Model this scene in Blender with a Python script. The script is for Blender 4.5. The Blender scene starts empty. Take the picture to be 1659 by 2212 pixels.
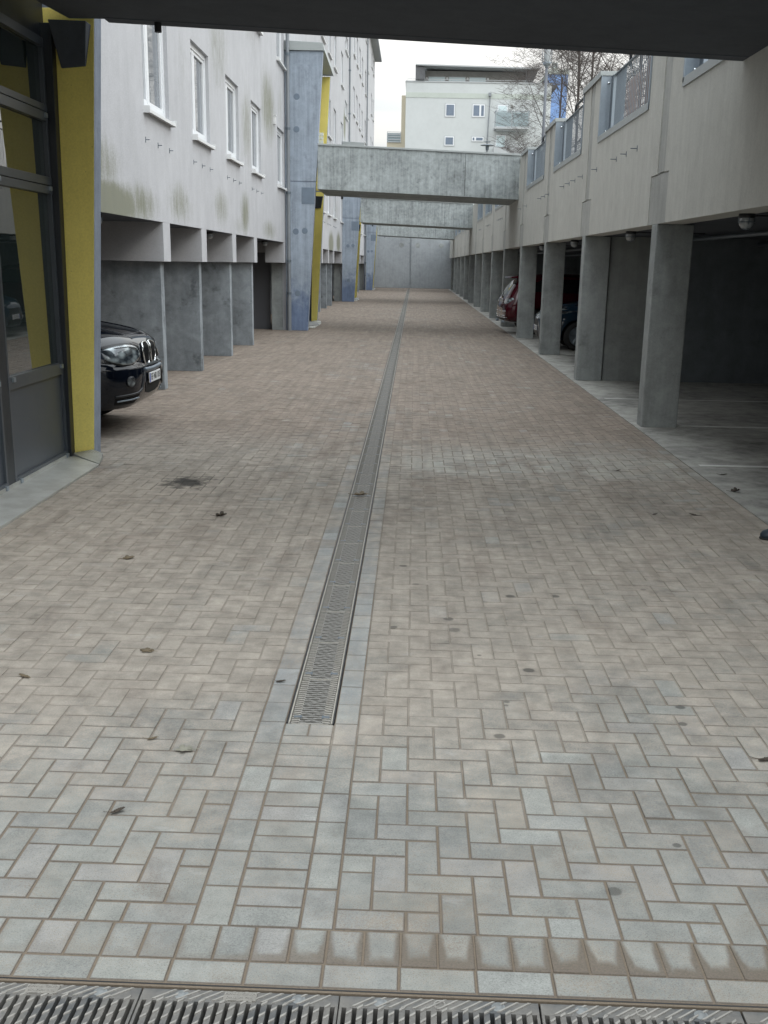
import bpy, bmesh, math, random
from mathutils import Vector, Matrix, noise as mnoise
from mathutils.bvhtree import BVHTree
import numpy as np
random.seed(7)
R = math.radians
S = bpy.context.scene
COL = S.collection

# ---------------------------------------------------------------- camera
def make_camera():
    p, yw, ro = 0.27175551, 0.01093555, 0.01966763
    f = Vector((-math.sin(yw)*math.cos(p), math.cos(yw)*math.cos(p), -math.sin(p)))
    r0 = Vector((math.cos(yw), math.sin(yw), 0)); u0 = r0.cross(f)
    rr = math.cos(ro)*r0 + math.sin(ro)*u0
    uu = -math.sin(ro)*r0 + math.cos(ro)*u0
    m = Matrix((rr, uu, -f)).transposed().to_4x4()
    m.translation = Vector((0, 0, 1.83))
    cd = bpy.data.cameras.new('camera'); co = bpy.data.objects.new('camera', cd)
    COL.objects.link(co); co.matrix_world = m
    cd.sensor_fit = 'VERTICAL'; cd.sensor_height = 36.0
    cd.lens = 2351.3262/2212*36
    cd.shift_x = -25.8336/2212; cd.shift_y = 119.1218/2212
    cd.clip_start = 0.05; cd.clip_end = 1500
    S.camera = co
make_camera()

# ---------------------------------------------------------------- shader helper
class NG:
    def __init__(s, tree): s.t = tree; s.n = tree.nodes; s.l = tree.links
    def node(s, typ, **kw):
        n = s.n.new(typ)
        for k, v in kw.items(): setattr(n, k, v)
        return n
    def put(s, sock, v):
        if isinstance(v, bpy.types.NodeSocket): s.l.new(v, sock)
        elif v is not None: sock.default_value = v
    def m(s, op, a, b=None, c=None, clamp=False):
        n = s.node('ShaderNodeMath', operation=op, use_clamp=clamp)
        s.put(n.inputs[0], a)
        if b is not None: s.put(n.inputs[1], b)
        if c is not None: s.put(n.inputs[2], c)
        return n.outputs[0]
    def add(s, a, b): return s.m('ADD', a, b)
    def sub(s, a, b): return s.m('SUBTRACT', a, b)
    def mul(s, a, b): return s.m('MULTIPLY', a, b)
    def mx(s, a, b): return s.m('MAXIMUM', a, b)
    def mn(s, a, b): return s.m('MINIMUM', a, b)
    def ss(s, v, a, b, lo=0.0, hi=1.0):
        n = s.node('ShaderNodeMapRange', interpolation_type='SMOOTHSTEP')
        s.put(n.inputs[0], v); n.inputs[1].default_value = a; n.inputs[2].default_value = b
        n.inputs[3].default_value = lo; n.inputs[4].default_value = hi
        return n.outputs[0]
    def pos(s): return s.node('ShaderNodeNewGeometry').outputs['Position']
    def obj(s): return s.node('ShaderNodeTexCoord').outputs['Object']
    def xyz(s, v):
        n = s.node('ShaderNodeSeparateXYZ'); s.l.new(v, n.inputs[0]); return n.outputs
    def vscale(s, v, sc, off=(0, 0, 0)):
        n = s.node('ShaderNodeVectorMath', operation='MULTIPLY_ADD')
        s.l.new(v, n.inputs[0]); n.inputs[1].default_value = sc; n.inputs[2].default_value = off
        return n.outputs[0]
    def noise(s, v, scale, detail=3, rough=.55, dist=0.0):
        n = s.node('ShaderNodeTexNoise'); s.l.new(v, n.inputs['Vector'])
        n.inputs['Scale'].default_value = scale; n.inputs['Detail'].default_value = detail
        n.inputs['Roughness'].default_value = rough; n.inputs['Distortion'].default_value = dist
        return n.outputs[0]
    def mix(s, f, a, b, blend='MIX'):
        n = s.node('ShaderNodeMix', data_type='RGBA', blend_type=blend)
        s.put(n.inputs[0], f)
        s.put(n.inputs[6], c4(a)); s.put(n.inputs[7], c4(b))
        return n.outputs[2]
    def val(s, col, v):            # multiply a colour by a scalar
        n = s.node('ShaderNodeVectorMath', operation='SCALE')
        s.put(n.inputs[0], col if isinstance(col, bpy.types.NodeSocket) else col[:3])
        s.put(n.inputs[3], v); return n.outputs[0]
    def bump(s, h, strength=.3, dist=.01):
        n = s.node('ShaderNodeBump'); n.inputs['Strength'].default_value = strength
        n.inputs['Distance'].default_value = dist; s.l.new(h, n.inputs['Height']); return n.outputs[0]
def c4(c):
    if isinstance(c, bpy.types.NodeSocket) or not hasattr(c, '__len__'): return c
    return (c[0], c[1], c[2], 1.0)
def newmat(name):
    m = bpy.data.materials.new(name); m.use_nodes = True
    b = m.node_tree.nodes['Principled BSDF']
    return m, NG(m.node_tree), b
MATS = {}
def simple(name, col, rough=.6, metal=0.0, var=.12, scale=6.0, bump=0.0, spec=None, coat=0.0, ior=None):
    m, g, b = newmat(name)
    P = g.obj()
    n = g.noise(P, scale, 4); n2 = g.noise(P, scale*9, 2)
    f = g.add(g.mul(g.sub(n, .5), var*2), g.mul(g.sub(n2, .5), var))
    g.put(b.inputs['Base Color'], g.val(col, g.add(f, 1.0)))
    g.put(b.inputs['Roughness'], g.m('ADD', g.mul(g.sub(n, .5), .15), rough, clamp=True))
    b.inputs['Metallic'].default_value = metal
    if spec is not None: b.inputs['Specular IOR Level'].default_value = spec
    if coat: b.inputs['Coat Weight'].default_value = coat; b.inputs['Coat Roughness'].default_value = .03
    if ior: b.inputs['IOR'].default_value = ior
    if bump: g.put(b.inputs['Normal'], g.bump(n2, bump, .004))
    MATS[name] = m; return m

# ---------------------------------------------------------------- world, sun, exposure
SUN_EL, SUN_AZ = 38.0, 118.0     # azimuth measured from +Y (down the lane) clockwise
def make_world():
    w = bpy.data.worlds.new('World'); S.world = w; w.use_nodes = True
    t = w.node_tree; g = NG(t); bg = t.nodes['Background']
    sky = g.node('ShaderNodeTexSky', sky_type='NISHITA', sun_disc=False)
    sky.sun_elevation = R(SUN_EL); sky.sun_rotation = R(SUN_AZ)
    d = g.node('ShaderNodeTexCoord').outputs['Generated']
    x, y, z = g.xyz(d)
    zc = g.mx(z, 0.0)
    # overcast layer: brighter overhead than at the horizon, broken by thin grey-blue patches
    inv = g.m('DIVIDE', 1.0, g.add(zc, .12))
    n = g.node('ShaderNodeCombineXYZ')
    g.put(n.inputs[0], g.mul(x, inv)); g.put(n.inputs[1], g.mul(y, inv)); g.put(n.inputs[2], 0.0)
    c = g.noise(n.outputs[0], .55, 5, .55, .6)
    patch = g.ss(c, .47, .66)
    lum = g.add(g.mul(zc, 3.1), .60)
    white = g.mix(patch, (1.0, .985, .94), (.76, .83, .86))
    white = g.mix(g.ss(zc, .25, .7), white, (.90, .96, 1.0))
    cloud = g.val(white, g.mul(lum, 10.0))
    mixed = g.mix(.90, sky.outputs[0], cloud)
    g.put(bg.inputs[0], mixed); bg.inputs[1].default_value = .10
make_world()
sd = bpy.data.lights.new('sun', 'SUN'); sd.energy = .6; sd.angle = R(14); sd.color = (1.0, .95, .88)
so = bpy.data.objects.new('sun', sd); COL.objects.link(so)
a = R(SUN_AZ); e = R(SUN_EL)
sv = Vector((math.sin(a)*math.cos(e), math.cos(a)*math.cos(e), math.sin(e)))
so.rotation_euler = sv.to_track_quat('Z', 'Y').to_euler(); so.location = (20, 20, 40)
S.view_settings.view_transform = 'Standard'; S.view_settings.look = 'None'
S.view_settings.gamma = 1.0; S.view_settings.exposure = .20
try: S.view_settings.use_curve_mapping = False
except Exception: pass

# ---------------------------------------------------------------- mesh helper
class MB:
    def __init__(s): s.v = []; s.f = []; s.mi = []
    def quad(s, a, b, c, d, mi=0):
        k = len(s.v); s.v += [a, b, c, d]; s.f.append((k, k+1, k+2, k+3)); s.mi.append(mi); return s
    def box(s, x0, x1, y0, y1, z0, z1, mi=0):
        return s.hexa([(x0,y0,z0),(x1,y0,z0),(x1,y1,z0),(x0,y1,z0)], [(x0,y0,z1),(x1,y0,z1),(x1,y1,z1),(x0,y1,z1)], mi)
    def hexa(s, lo, hi, mi=0):
        k = len(s.v); n = len(lo); s.v += list(lo)+list(hi)
        s.f.append(tuple(k+i for i in reversed(range(n)))); s.f.append(tuple(k+n+i for i in range(n)))
        for i in range(n):
            j = (i+1) % n; s.f.append((k+i, k+j, k+n+j, k+n+i))
        s.mi += [mi]*(n+2); return s
    def prism(s, poly, axis, a, b, mi=0):     # poly in the two other axes, extruded a..b along axis
        def P(u, w, t):
            return (t, u, w) if axis == 'x' else ((u, t, w) if axis == 'y' else (u, w, t))
        return s.hexa([P(u, w, a) for u, w in poly], [P(u, w, b) for u, w in poly], mi)
    def tube(s, pts, r, n=6, mi=0, close=False, r2=None):
        pts = [Vector(p) for p in pts]; k = len(s.v); m = len(pts)
        for i, p in enumerate(pts):
            if close: d = pts[(i+1) % m]-pts[i-1]
            else: d = pts[min(i+1, m-1)]-pts[max(i-1, 0)]
            d.normalize()
            u = d.cross(Vector((0, 0, 1)));
            if u.length < .05: u = d.cross(Vector((1, 0, 0)))
            u.normalize(); w = d.cross(u)
            rr = r if r2 is None else r+(r2-r)*i/max(1, m-1)
            for j in range(n):
                a = 2*math.pi*j/n; s.v.append(tuple(p+u*(math.cos(a)*rr)+w*(math.sin(a)*rr)))
        for i in range(m if close else m-1):
            i2 = (i+1) % m
            for j in range(n):
                j2 = (j+1) % n; s.f.append((k+i*n+j, k+i*n+j2, k+i2*n+j2, k+i2*n+j)); s.mi.append(mi)
        if not close:
            s.f.append(tuple(k+j for j in reversed(range(n)))); s.f.append(tuple(k+(m-1)*n+j for j in range(n))); s.mi += [mi, mi]
        return s
    def cyl(s, c, r, h, n=16, mi=0, r2=None):
        return s.tube([c, (c[0], c[1], c[2]+h)], r, n, mi, r2=r2)
    def lathe(s, prof, c=(0,0,0), axis='z', n=24, mi=0):
        k = len(s.v); m = len(prof)
        for j in range(n):
            a = 2*math.pi*j/n; ca, sa = math.cos(a), math.sin(a)
            for r, h in prof:
                if axis == 'z': v = (c[0]+r*ca, c[1]+r*sa, c[2]+h)
                elif axis == 'y': v = (c[0]+r*ca, c[1]+h, c[2]+r*sa)
                else: v = (c[0]+h, c[1]+r*ca, c[2]+r*sa)
                s.v.append(v)
        for j in range(n):
            j2 = (j+1) % n
            for i in range(m-1):
                s.f.append((k+j*m+i, k+j2*m+i, k+j2*m+i+1, k+j*m+i+1)); s.mi.append(mi)
        return s
    def build(s, name, mats, parent=None, smooth=False, bevel=0.0, fixn=True):
        me = bpy.data.meshes.new(name); me.from_pydata([tuple(v) for v in s.v], [], s.f)
        if not isinstance(mats, (list, tuple)): mats = [mats]
        for mm in mats: me.materials.append(MATS[mm] if isinstance(mm, str) else mm)
        if len(mats) > 1: me.polygons.foreach_set('material_index', s.mi)
        if fixn:
            bm = bmesh.new(); bm.from_mesh(me); bmesh.ops.recalc_face_normals(bm, faces=bm.faces); bm.to_mesh(me); bm.free()
        if smooth:
            me.polygons.foreach_set('use_smooth', [True]*len(me.polygons))
        me.update()
        o = bpy.data.objects.new(name, me); COL.objects.link(o)
        if parent: o.parent = parent
        if bevel:
            md = o.modifiers.new('bevel', 'BEVEL'); md.width = bevel; md.segments = 2; md.limit_method = 'ANGLE'
        return o
def tag(o, label=None, cat=None, group=None, kind=None):
    if label: o['label'] = label
    if cat: o['category'] = cat
    if group: o['group'] = group
    if kind: o['kind'] = kind
    return o
def thing(name, label, cat, loc=(0,0,0), group=None):
    o = bpy.data.objects.new(name, None); COL.objects.link(o); o.location = loc
    o.empty_display_size = .2
    return tag(o, label, cat, group)
CH = {}
def kids(o): return [c for c in bpy.data.objects if c.parent == o]
def dup(o, parent=None, loc=None):
    c = o.copy(); COL.objects.link(c); c.parent = parent
    if loc is not None: c.location = loc
    for ch in kids(o): dup(ch, c)
    return c

# ---------------------------------------------------------------- materials
def mat_concrete(name, col, streak=.25, blot=.25, tint=(1,1,1), sc=1.0, bump=.25, ties=None, rough=.85, dark=.6, base=None):
    m, g, b = newmat(name)
    P = g.pos()
    big = g.noise(P, .7*sc, 5, .6, .4)
    mid = g.noise(P, 4*sc, 5, .65, .3)
    fine = g.noise(P, 60, 3, .6)
    grit = g.noise(P, 220, 2, .6)
    st = g.noise(g.vscale(P, (3.2, 3.2, .16)), 2.2*sc, 5, .6)
    st2 = g.noise(g.vscale(P, (9, 9, .35), (3, 1, 0)), 2.0, 4, .6)
    f = g.add(1.0, g.mul(g.sub(big, .5), blot*2.4))
    f = g.add(f, g.mul(g.sub(mid, .5), blot*2.6))
    f = g.add(f, g.mul(g.sub(st, .5), streak*2.4))
    f = g.add(f, g.mul(g.sub(st2, .5), streak*1.6))
    f = g.add(f, g.mul(g.sub(fine, .5), .34))
    col1 = g.val(col, f)
    spot = g.ss(g.noise(g.vscale(P, (1, 1, 1), (7, 3, 1)), 2.6*sc, 4, .7), .56, .74)
    col2 = g.mix(g.mul(spot, .45*blot/.25), col1, g.val(col1, dark))
    hole = g.node('ShaderNodeTexVoronoi'); g.l.new(P, hole.inputs['Vector']); hole.inputs['Scale'].default_value = 9.0
    hm = g.ss(hole.outputs[0], .035, .06, 1, 0)
    col2 = g.mix(g.mul(hm, .45), col2, (col[0]*.35, col[1]*.35, col[2]*.35))
    if base:
        zz = g.add(g.xyz(P)[2], g.mul(g.sub(mid, .5), 1.6))
        col2 = g.mix(g.mul(g.ss(zz, 1.5, .5), .75), col2, g.val(base, f))
    g.put(b.inputs['Base Color'], col2)
    b.inputs['Roughness'].default_value = rough
    h = g.add(g.mul(fine, .5), g.add(g.mul(mid, .8), g.mul(hm, -.8)))
    g.put(b.inputs['Normal'], g.bump(g.add(h, g.mul(grit, .25)), bump, .006))
    MATS[name] = m; return m
mat_concrete('wall_concrete', (.535, .535, .495), streak=.10, blot=.11)
mat_concrete('bridge_concrete', (.36, .395, .40), streak=.34, blot=.42, dark=.55, sc=2.2)
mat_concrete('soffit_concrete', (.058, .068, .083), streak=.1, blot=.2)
mat_concrete('column_concrete', (.30, .32, .315), streak=.16, blot=.34, dark=.55)
mat_concrete('infill_concrete', (.40, .405, .385), streak=.2, blot=.2)
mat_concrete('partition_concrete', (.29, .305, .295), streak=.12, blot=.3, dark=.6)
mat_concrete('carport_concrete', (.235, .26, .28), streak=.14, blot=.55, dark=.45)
mat_concrete('end_concrete', (.34, .365, .385), streak=.14, blot=.2)
mat_concrete('plinth_concrete', (.3, .3, .29), streak=.1, blot=.3)
mat_concrete('blue_concrete', (.305, .355, .42), streak=.34, blot=.26, dark=.5, base=(.10, .15, .27))
mat_concrete('yellow_paint', (.88, .75, .21), streak=.06, blot=.08, dark=.85, bump=.1)
mat_concrete('edge_concrete', (.26, .30, .37), streak=.2, blot=.28, dark=.6)
mat_concrete('floor_concrete', (.29, .285, .26), streak=.0, blot=.7, sc=1.2, bump=.12, rough=.7, dark=.6)
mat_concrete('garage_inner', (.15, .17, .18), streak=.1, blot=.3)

def mat_facade():
    m, g, b = newmat('facade_render')
    P = g.pos(); x, y, z = g.xyz(P)
    n1 = g.noise(P, .5, 4, .6); n2 = g.noise(P, 3.0, 4, .6); gr = g.noise(P, 55, 3, .7); gr2 = g.noise(P, 160, 2, .7)
    st = g.noise(g.vscale(P, (1, 1.6, .10)), 2.5, 4, .6)
    f = g.add(1.0, g.mul(g.sub(n1, .5), .28))
    f = g.add(f, g.mul(g.sub(n2, .5), .24)); f = g.add(f, g.mul(g.sub(st, .5), .20)); f = g.add(f, g.mul(g.sub(gr, .5), .34))
    base = g.val((.455, .460, .478), f)
    # algae patches: soft ellipses (y, z, ry, rz, strength) eaten by streaky noise
    stain = None
    sn = g.noise(g.vscale(P, (1, 2.4, .8)), 2.4, 6, .68, .5); sn2 = g.noise(g.vscale(P, (1, 6, 1.2)), 4.5, 5, .7)
    cut = g.add(g.add(g.mul(sn, .45), g.mul(sn2, .27)), g.mul(gr, .28))
    for (yy, zz, ry, rz, k) in [(12.7,2.45,1.9,.26,1.15),(12.2,2.85,1.5,.40,.8),(14.6,2.5,1.2,.3,.7),(17.0,2.62,1.2,.40,.62),(20.6,2.75,1.1,.45,.62),(22.6,2.5,.8,.3,.5),(23.5,2.75,.7,.5,.78),(27.4,2.55,1.8,.3,.62),(23.9,4.5,1.1,1.1,.6),(27.4,5.3,1.6,1.0,.72),(20.6,5.4,1.5,1.0,.55),(17.4,4.6,.8,.9,.42),(29.6,5.6,.8,.9,.5),(24.0,6.5,3.0,.7,.45),(42.0,2.7,1.2,.5,.9),(47.5,2.6,1.6,.5,1.0),(52.0,2.7,1.4,.5,1.0),(45.0,3.4,1.5,.6,.5),(50.0,4.0,3,.9,.5),(56,8.2,1.0,.8,.9),(66,9,2,3,.3)]:
        dy = g.mul(g.sub(y, yy), 1/ry); dz = g.mul(g.sub(z, zz), 1/rz)
        d = g.add(g.mul(dy, dy), g.mul(dz, dz))
        e = g.mul(g.m('EXPONENT', g.mul(d, -.75)), k)
        stain = e if stain is None else g.mx(stain, e)
    mask = g.ss(g.sub(g.mul(stain, .85), cut), -.22, .20)
    mask = g.mul(mask, g.ss(stain, .04, .3))
    gcol = g.mix(n2, (.20, .205, .13), (.13, .135, .09))
    col = g.mix(g.mul(mask, .85), base, gcol)
    # slight grime drips
    dr = g.ss(g.noise(g.vscale(P, (1, 5.0, .22)), 2.2, 4, .6), .55, .75)
    col = g.mix(g.mul(dr, .10), col, (.34, .35, .33))
    g.put(b.inputs['Base Color'], col); b.inputs['Roughness'].default_value = .92
    g.put(b.inputs['Normal'], g.bump(g.add(gr, g.mul(gr2, .5)), .55, .008))
    MATS['facade_render'] = m
mat_facade()

def mat_paving(name, joint):
    m, g, b = newmat(name)
    P = g.pos(); x, y, z = g.xyz(P)
    n_big = g.noise(P, .42, 4, .6, .5); n_mid = g.noise(P, 1.7, 5, .62, .4); n_sm = g.noise(P, 9, 5, .65)
    grit = g.noise(P, 150, 2, .8); grit2 = g.noise(P, 260, 1, .7)
    at = g.node('ShaderNodeAttribute', attribute_name='rnd'); rc = g.node('ShaderNodeSeparateColor')
    g.l.new(at.outputs['Color'], rc.inputs[0]); r1, r2 = rc.outputs[0], rc.outputs[1]
    # how much brown sand lies on the stones
    far = g.ss(y, 10.2, 12.6)                                   # reddish sand far away
    left = g.mul(g.ss(x, -.6, -1.5), g.ss(y, 3.3, 4.9))         # dusty left field
    midz = g.mul(g.ss(y, 3.0, 5.2), .74)
    right = g.mul(g.ss(x, .9, 2.3), g.mul(g.ss(y, 2.6, 4.6), .33))
    rl = g.mul(g.ss(x, -.7, -1.9), g.mul(g.ss(y, 2.9, 4.2), .55))
    dust = g.mx(g.mx(g.mul(far, .82), g.mul(left, .98)), g.mx(g.mx(midz, right), rl))
    clean = g.mul(g.mul(g.ss(y, 9.3, 9.9), g.ss(y, 11.9, 10.6)), g.ss(x, -.25, .05))    # washed band
    clean = g.mul(clean, g.ss(g.add(n_mid, g.mul(g.sub(n_big, .5), .8)), .36, .52))
    clean2 = g.mul(g.mul(g.ss(g.m('ABSOLUTE', g.add(x, .39)), .215, .20), g.mul(g.ss(y, 12, 8, .2, 1), g.ss(y, 3.9, 4.3, .25, 1.0))), .44)
    nn = g.add(g.mul(g.sub(n_big, .5), .9), g.add(g.mul(g.sub(n_mid, .5), 1.3), g.mul(g.sub(n_sm, .5), .5)))
    amt = g.add(g.add(g.sub(dust, g.mul(clean, .55)), g.ss(y, 6.0, 3.0, .04, .16)), g.mul(nn, 1.25))
    amt = g.sub(amt, clean2)
    if not joint: amt = g.sub(amt, g.mul(g.ss(r1, .945, .96), .35))
    # arcs left by turning tyres
    ax = g.add(x, 2.4); ay = g.sub(y, 8.9); ad = g.m('SQRT', g.add(g.mul(ax, ax), g.mul(ay, ay)))
    win = g.mul(g.mul(g.ss(ad, 1.25, 1.5), g.ss(ad, 2.0, 1.75)), g.mul(g.ss(ax, .2, .7), g.ss(ay, -.2, .5)))
    amt = g.sub(amt, g.mul(win, g.add(.12, g.mul(g.m('SINE', g.mul(ad, 120.0)), .10))))
    tracks = g.mul(g.sub(g.noise(g.vscale(P, (5.5, .28, 1)), 1.4, 4, .6), .5), .9)
    amt = g.add(amt, g.mul(tracks, g.mul(far, .45)))
    gran = g.add(g.mul(g.sub(grit, .5), 1.5), g.mul(g.sub(grit2, .5), .8))
    dm = g.ss(g.add(amt, gran), -.05, .75, 0, .96)
    brown = g.mix(far, (.305, .270, .228), (.226, .186, .152))
    brown = g.mix(g.ss(y, 4.0, 2.6), brown, (.190, .158, .122))
    brown = g.val(brown, g.add(.45, g.mul(g.add(grit, n_sm), .55)))
    if joint:
        jc = g.val((.165, .132, .098), g.add(.65, g.mul(grit, .7)))
        jdust = g.mul(g.ss(amt, .1, .75, 0, .86), g.sub(1.0, g.mul(clean, .8)))
        col = g.mix(jdust, jc, g.val(brown, .9))
        oil = None
    else:
        stone = g.mix(r2, (.268, .270, .247), (.243, .249, .236))
        stone = g.mix(g.mul(g.ss(r2, .55, .8), g.ss(r1, .3, .8)), stone, (.27, .265, .25))
        f = g.add(g.add(.94, g.mul(r1, .12)), g.add(g.mul(g.sub(n_sm, .5), .30), g.mul(g.sub(grit, .5), 1.0)))
        stone = g.val(stone, f)
        pit = g.ss(grit2, .60, .70)
        stone = g.mix(g.mul(pit, .6), stone, (.105, .10, .095))
        wh = g.ss(g.noise(g.vscale(P, (1, 1, 1), (4, 9, 0)), 3.3, 4, .7), .62, .74)
        stone = g.mix(g.mul(wh, .22), stone, (.40, .41, .40))
        lo = g.mul(g.mul(g.ss(y, 3.8, 4.6), g.ss(y, 10.5, 6.0)), g.mul(g.ss(x, -.60, -.59), g.ss(x, -.18, -.19)))
        stone = g.mix(g.mul(lo, .38), stone, (.36, .385, .40))
        stone = g.mix(g.mul(clean, .75), stone, (.36, .35, .31))
        col = g.mix(dm, stone, brown)
        smear = g.ss(g.noise(g.vscale(P, (1.5, .8, 1)), 1.1, 6, .72, 1.0), .50, .66)
        smear2 = g.ss(g.noise(g.vscale(P, (1, 1, 1), (5, 2, 0)), 3.4, 6, .75, .6), .54, .68)
        col = g.mix(g.mul(smear, g.ss(y, 2.4, 11.0, .18, .55)), col, (.165, .130, .106))
        col = g.mix(g.mul(g.mul(smear2, g.ss(grit, .40, .60)), .50), col, (.15, .125, .103))
        mot = g.add(g.mul(g.sub(n_mid, .5), .55), g.add(g.mul(g.sub(n_sm, .5), .65), g.mul(g.sub(g.noise(g.vscale(P, (6, .4, 1)), 1.6, 4, .6), .5), g.ss(y, 3, 8, .15, .75))))
        pale = g.ss(g.noise(g.vscale(P, (1, 1.6, 1), (8, 1, 0)), 4.2, 5, .7, .5), .58, .72)
        col = g.mix(g.mul(pale, .25), col, (.42, .42, .40))
        col = g.val(col, g.add(1.0, g.add(mot, g.mul(g.sub(r1, .5), .07))))
        # sand creeping in from the edge of each stone
        uv = g.node('ShaderNodeUVMap', uv_map='local'); u, v, _ = g.xyz(uv.outputs[0])
        ed = g.mn(u, v)
        row = g.mul(g.mul(g.ss(y, 2.735, 2.70), g.ss(y, 2.535, 2.56)), g.ss(x, -.9, .1, .35, 1.0))
        wid = g.add(.0002, g.mul(g.mx(nn, 0.0), .006))
        em = g.m('SUBTRACT', 1.0, g.m('DIVIDE', g.sub(ed, wid), .003), clamp=True)
        col = g.mix(g.mul(em, g.ss(y, 5.0, 2.6, .22, .85)), col, g.val((.150, .126, .105), g.add(.6, g.mul(grit, .8))))
        # mud along the foot of the header row, creeping up its side joints
        t_ = g.mul(g.sub(g.add(y, g.mul(g.add(x, .5), .019)), 2.553), 1/.16)
        nz = g.add(g.add(.25, g.mul(g.ss(n_mid, .36, .60), .9)), g.mul(g.sub(n_sm, .5), .9))
        inrow = g.mul(g.ss(t_, -.03, .0), g.ss(t_, 1.0, .97))
        side = g.ss(g.sub(u, g.mul(g.mul(g.sub(1.1, t_), nz), .026)), .012, -.006)
        foot = g.ss(g.sub(t_, g.mul(nz, .30)), .14, -.10)
        mud = g.mul(g.mul(g.mx(side, foot), inrow), g.ss(g.add(x, g.mul(g.sub(n_mid, .5), 1.5)), -.85, .0, .25, 1.0))
        col = g.mix(g.m('MULTIPLY', mud, .92, clamp=True), col, g.val((.140, .116, .092), g.add(.5, g.mul(grit, 1.0))))
        # dark drops
        for (sx, sy, sr, k) in [(.652,2.94,.024,.5),(.388,4.059,.026,.55),(.446,4.419,.015,.5),(.44,4.38,.012,.45),(1.197,4.406,.022,.6),(1.165,4.226,.02,.55),(.909,3.226,.016,.55),(.228,5.556,.03,.5),(.251,5.377,.035,.4),
                              (.595,5.999,.028,.6),(.857,6.019,.026,.6),(.581,4.812,.028,.6),(-.027,6.605,.025,.5),(-.067,5.392,.024,.5),(.36,5.0,.012,.5),(1.4,6.2,.02,.4),(.05,6.2,.022,.3),(.9,7.3,.02,.4)]:
            dx = g.sub(x, sx); dy = g.sub(y, sy)
            d = g.m('SQRT', g.add(g.mul(dx, dx), g.mul(dy, dy)))
            col = g.mix(g.mul(g.ss(g.add(d, g.mul(g.sub(n_sm, .5), .015)), sr*1.15, sr*.7), min(.9, k*1.15)), col, (.045, .043, .04))
    # oil patch
    dx = g.sub(x, -1.90); dy = g.mul(g.sub(y, 9.12), .75)
    d = g.m('SQRT', g.add(g.mul(dx, dx), g.mul(dy, dy)))
    ok = g.ss(g.add(d, g.mul(g.sub(n_sm, .5), .55)), .25, .07)
    col = g.mix(g.mul(ok, .92), col, (.028, .026, .024))
    if joint:
        ok2 = g.ss(d, .62, .25); col = g.mix(g.mul(ok2, .8), col, (.06, .05, .045))
    # one very dirty stone
    g.put(b.inputs['Base Color'], col)
    g.put(b.inputs['Roughness'], g.add(.80, g.mul(dm, .15))); b.inputs['Specular IOR Level'].default_value = .3
    hb = g.add(g.mul(grit, .6), g.mul(n_sm, .35))
    g.put(b.inputs['Normal'], g.bump(hb, .5, .0035))
    MATS[name] = m
mat_paving('paving_stone', False); mat_paving('joint_sand', True)

simple('white_plastic', (.74, .76, .78), .35, var=.03)
simple('white_sill', (.70, .71, .71), .45, var=.10, scale=9)
simple('galvanised', (.33, .38, .43), .42, metal=.75, var=.16, scale=5)
simple('galvanised_dark', (.16, .19, .22), .45, metal=.5, var=.14, scale=5)
simple('zinc_cap', (.40, .43, .43), .55, metal=.3, var=.12, scale=4)
simple('zinc_pipe', (.25, .27, .29), .5, metal=.4, var=.15, scale=3)
simple('dark_frame', (.052, .062, .074), .38, var=.15, scale=4)
simple('frame_black', (.012, .016, .022), .45, var=.1)
simple('dark_panel', (.055, .066, .082), .42, var=.12, scale=3)
simple('bolt_steel', (.22, .23, .23), .7, metal=.2, var=.2)
simple('post_grey', (.13, .14, .16), .6, var=.1)
simple('black_rubber', (.02, .02, .02), .8, var=.1)
simple('black_plastic', (.018, .019, .021), .5, var=.15)
simple('chrome', (.80, .82, .83), .08, metal=1.0, var=.02)
simple('plate_white', (.75, .76, .76), .4, var=.02)
simple('plate_blue', (.02, .08, .42), .4, var=.02)
simple('ink', (.01, .01, .012), .5, var=.02)
simple('door_paint', (.145, .15, .165), .5, var=.06)
simple('inner_plaster', (.40, .41, .44), .9, var=.06)
simple('white_line', (.60, .60, .57), .7, var=.25, scale=8)
simple('trellis_wood', (.23, .17, .15), .8, var=.2)
simple('brown_board', (.11, .075, .065), .8, var=.2)
simple('far_render', (.53, .555, .555), .9, var=.10, scale=.35)
simple('far_band', (.47, .51, .47), .9, var=.12, scale=.5)
simple('far_yellow', (.52, .47, .36), .9, var=.06, scale=.3)
simple('far_blue', (.20, .32, .58), .9, var=.06, scale=.3)
simple('far_grey', (.42, .44, .45), .7, var=.1, scale=.5)
simple('far_wood', (.26, .255, .24), .8, var=.3, scale=1.5)
simple('far_soffit', (.10, .10, .105), .8, var=.2, scale=1)
simple('roof_edge', (.27, .28, .28), .6, var=.2, scale=1)
simple('far_glass', (.16, .20, .26), .12, var=.25, scale=1.0)
simple('blind', (.58, .68, .70), .5, var=.06)
simple('bal_glass', (.27, .33, .35), .2, var=.1, scale=1)
simple('bark', (.085, .072, .066), .9, var=.2)
simple('bark_pale', (.13, .11, .10), .9, var=.2)
simple('dead_leaf', (.15, .115, .07), .75, var=.35, scale=40)
simple('dead_leaf_dark', (.055, .042, .03), .8, var=.35, scale=40)
simple('dead_leaf_grey', (.25, .24, .19), .7, var=.3, scale=40)
simple('courtyard_soil', (.18, .17, .14), .95, var=.3, scale=2)
simple('asphalt', (.05, .05, .05), .9, var=.2, scale=1)
simple('shoe_navy', (.012, .022, .035), .55, var=.2, scale=30)
simple('void', (.004, .004, .004), .9, var=.0)
simple('lamp_glass', (.30, .32, .33), .15, var=.08, coat=.6)
simple('glass_block', (.62, .66, .66), .2, var=.15, scale=20)
simple('patch_grey', (.17, .215, .27), .8, var=.2, scale=5)

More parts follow.
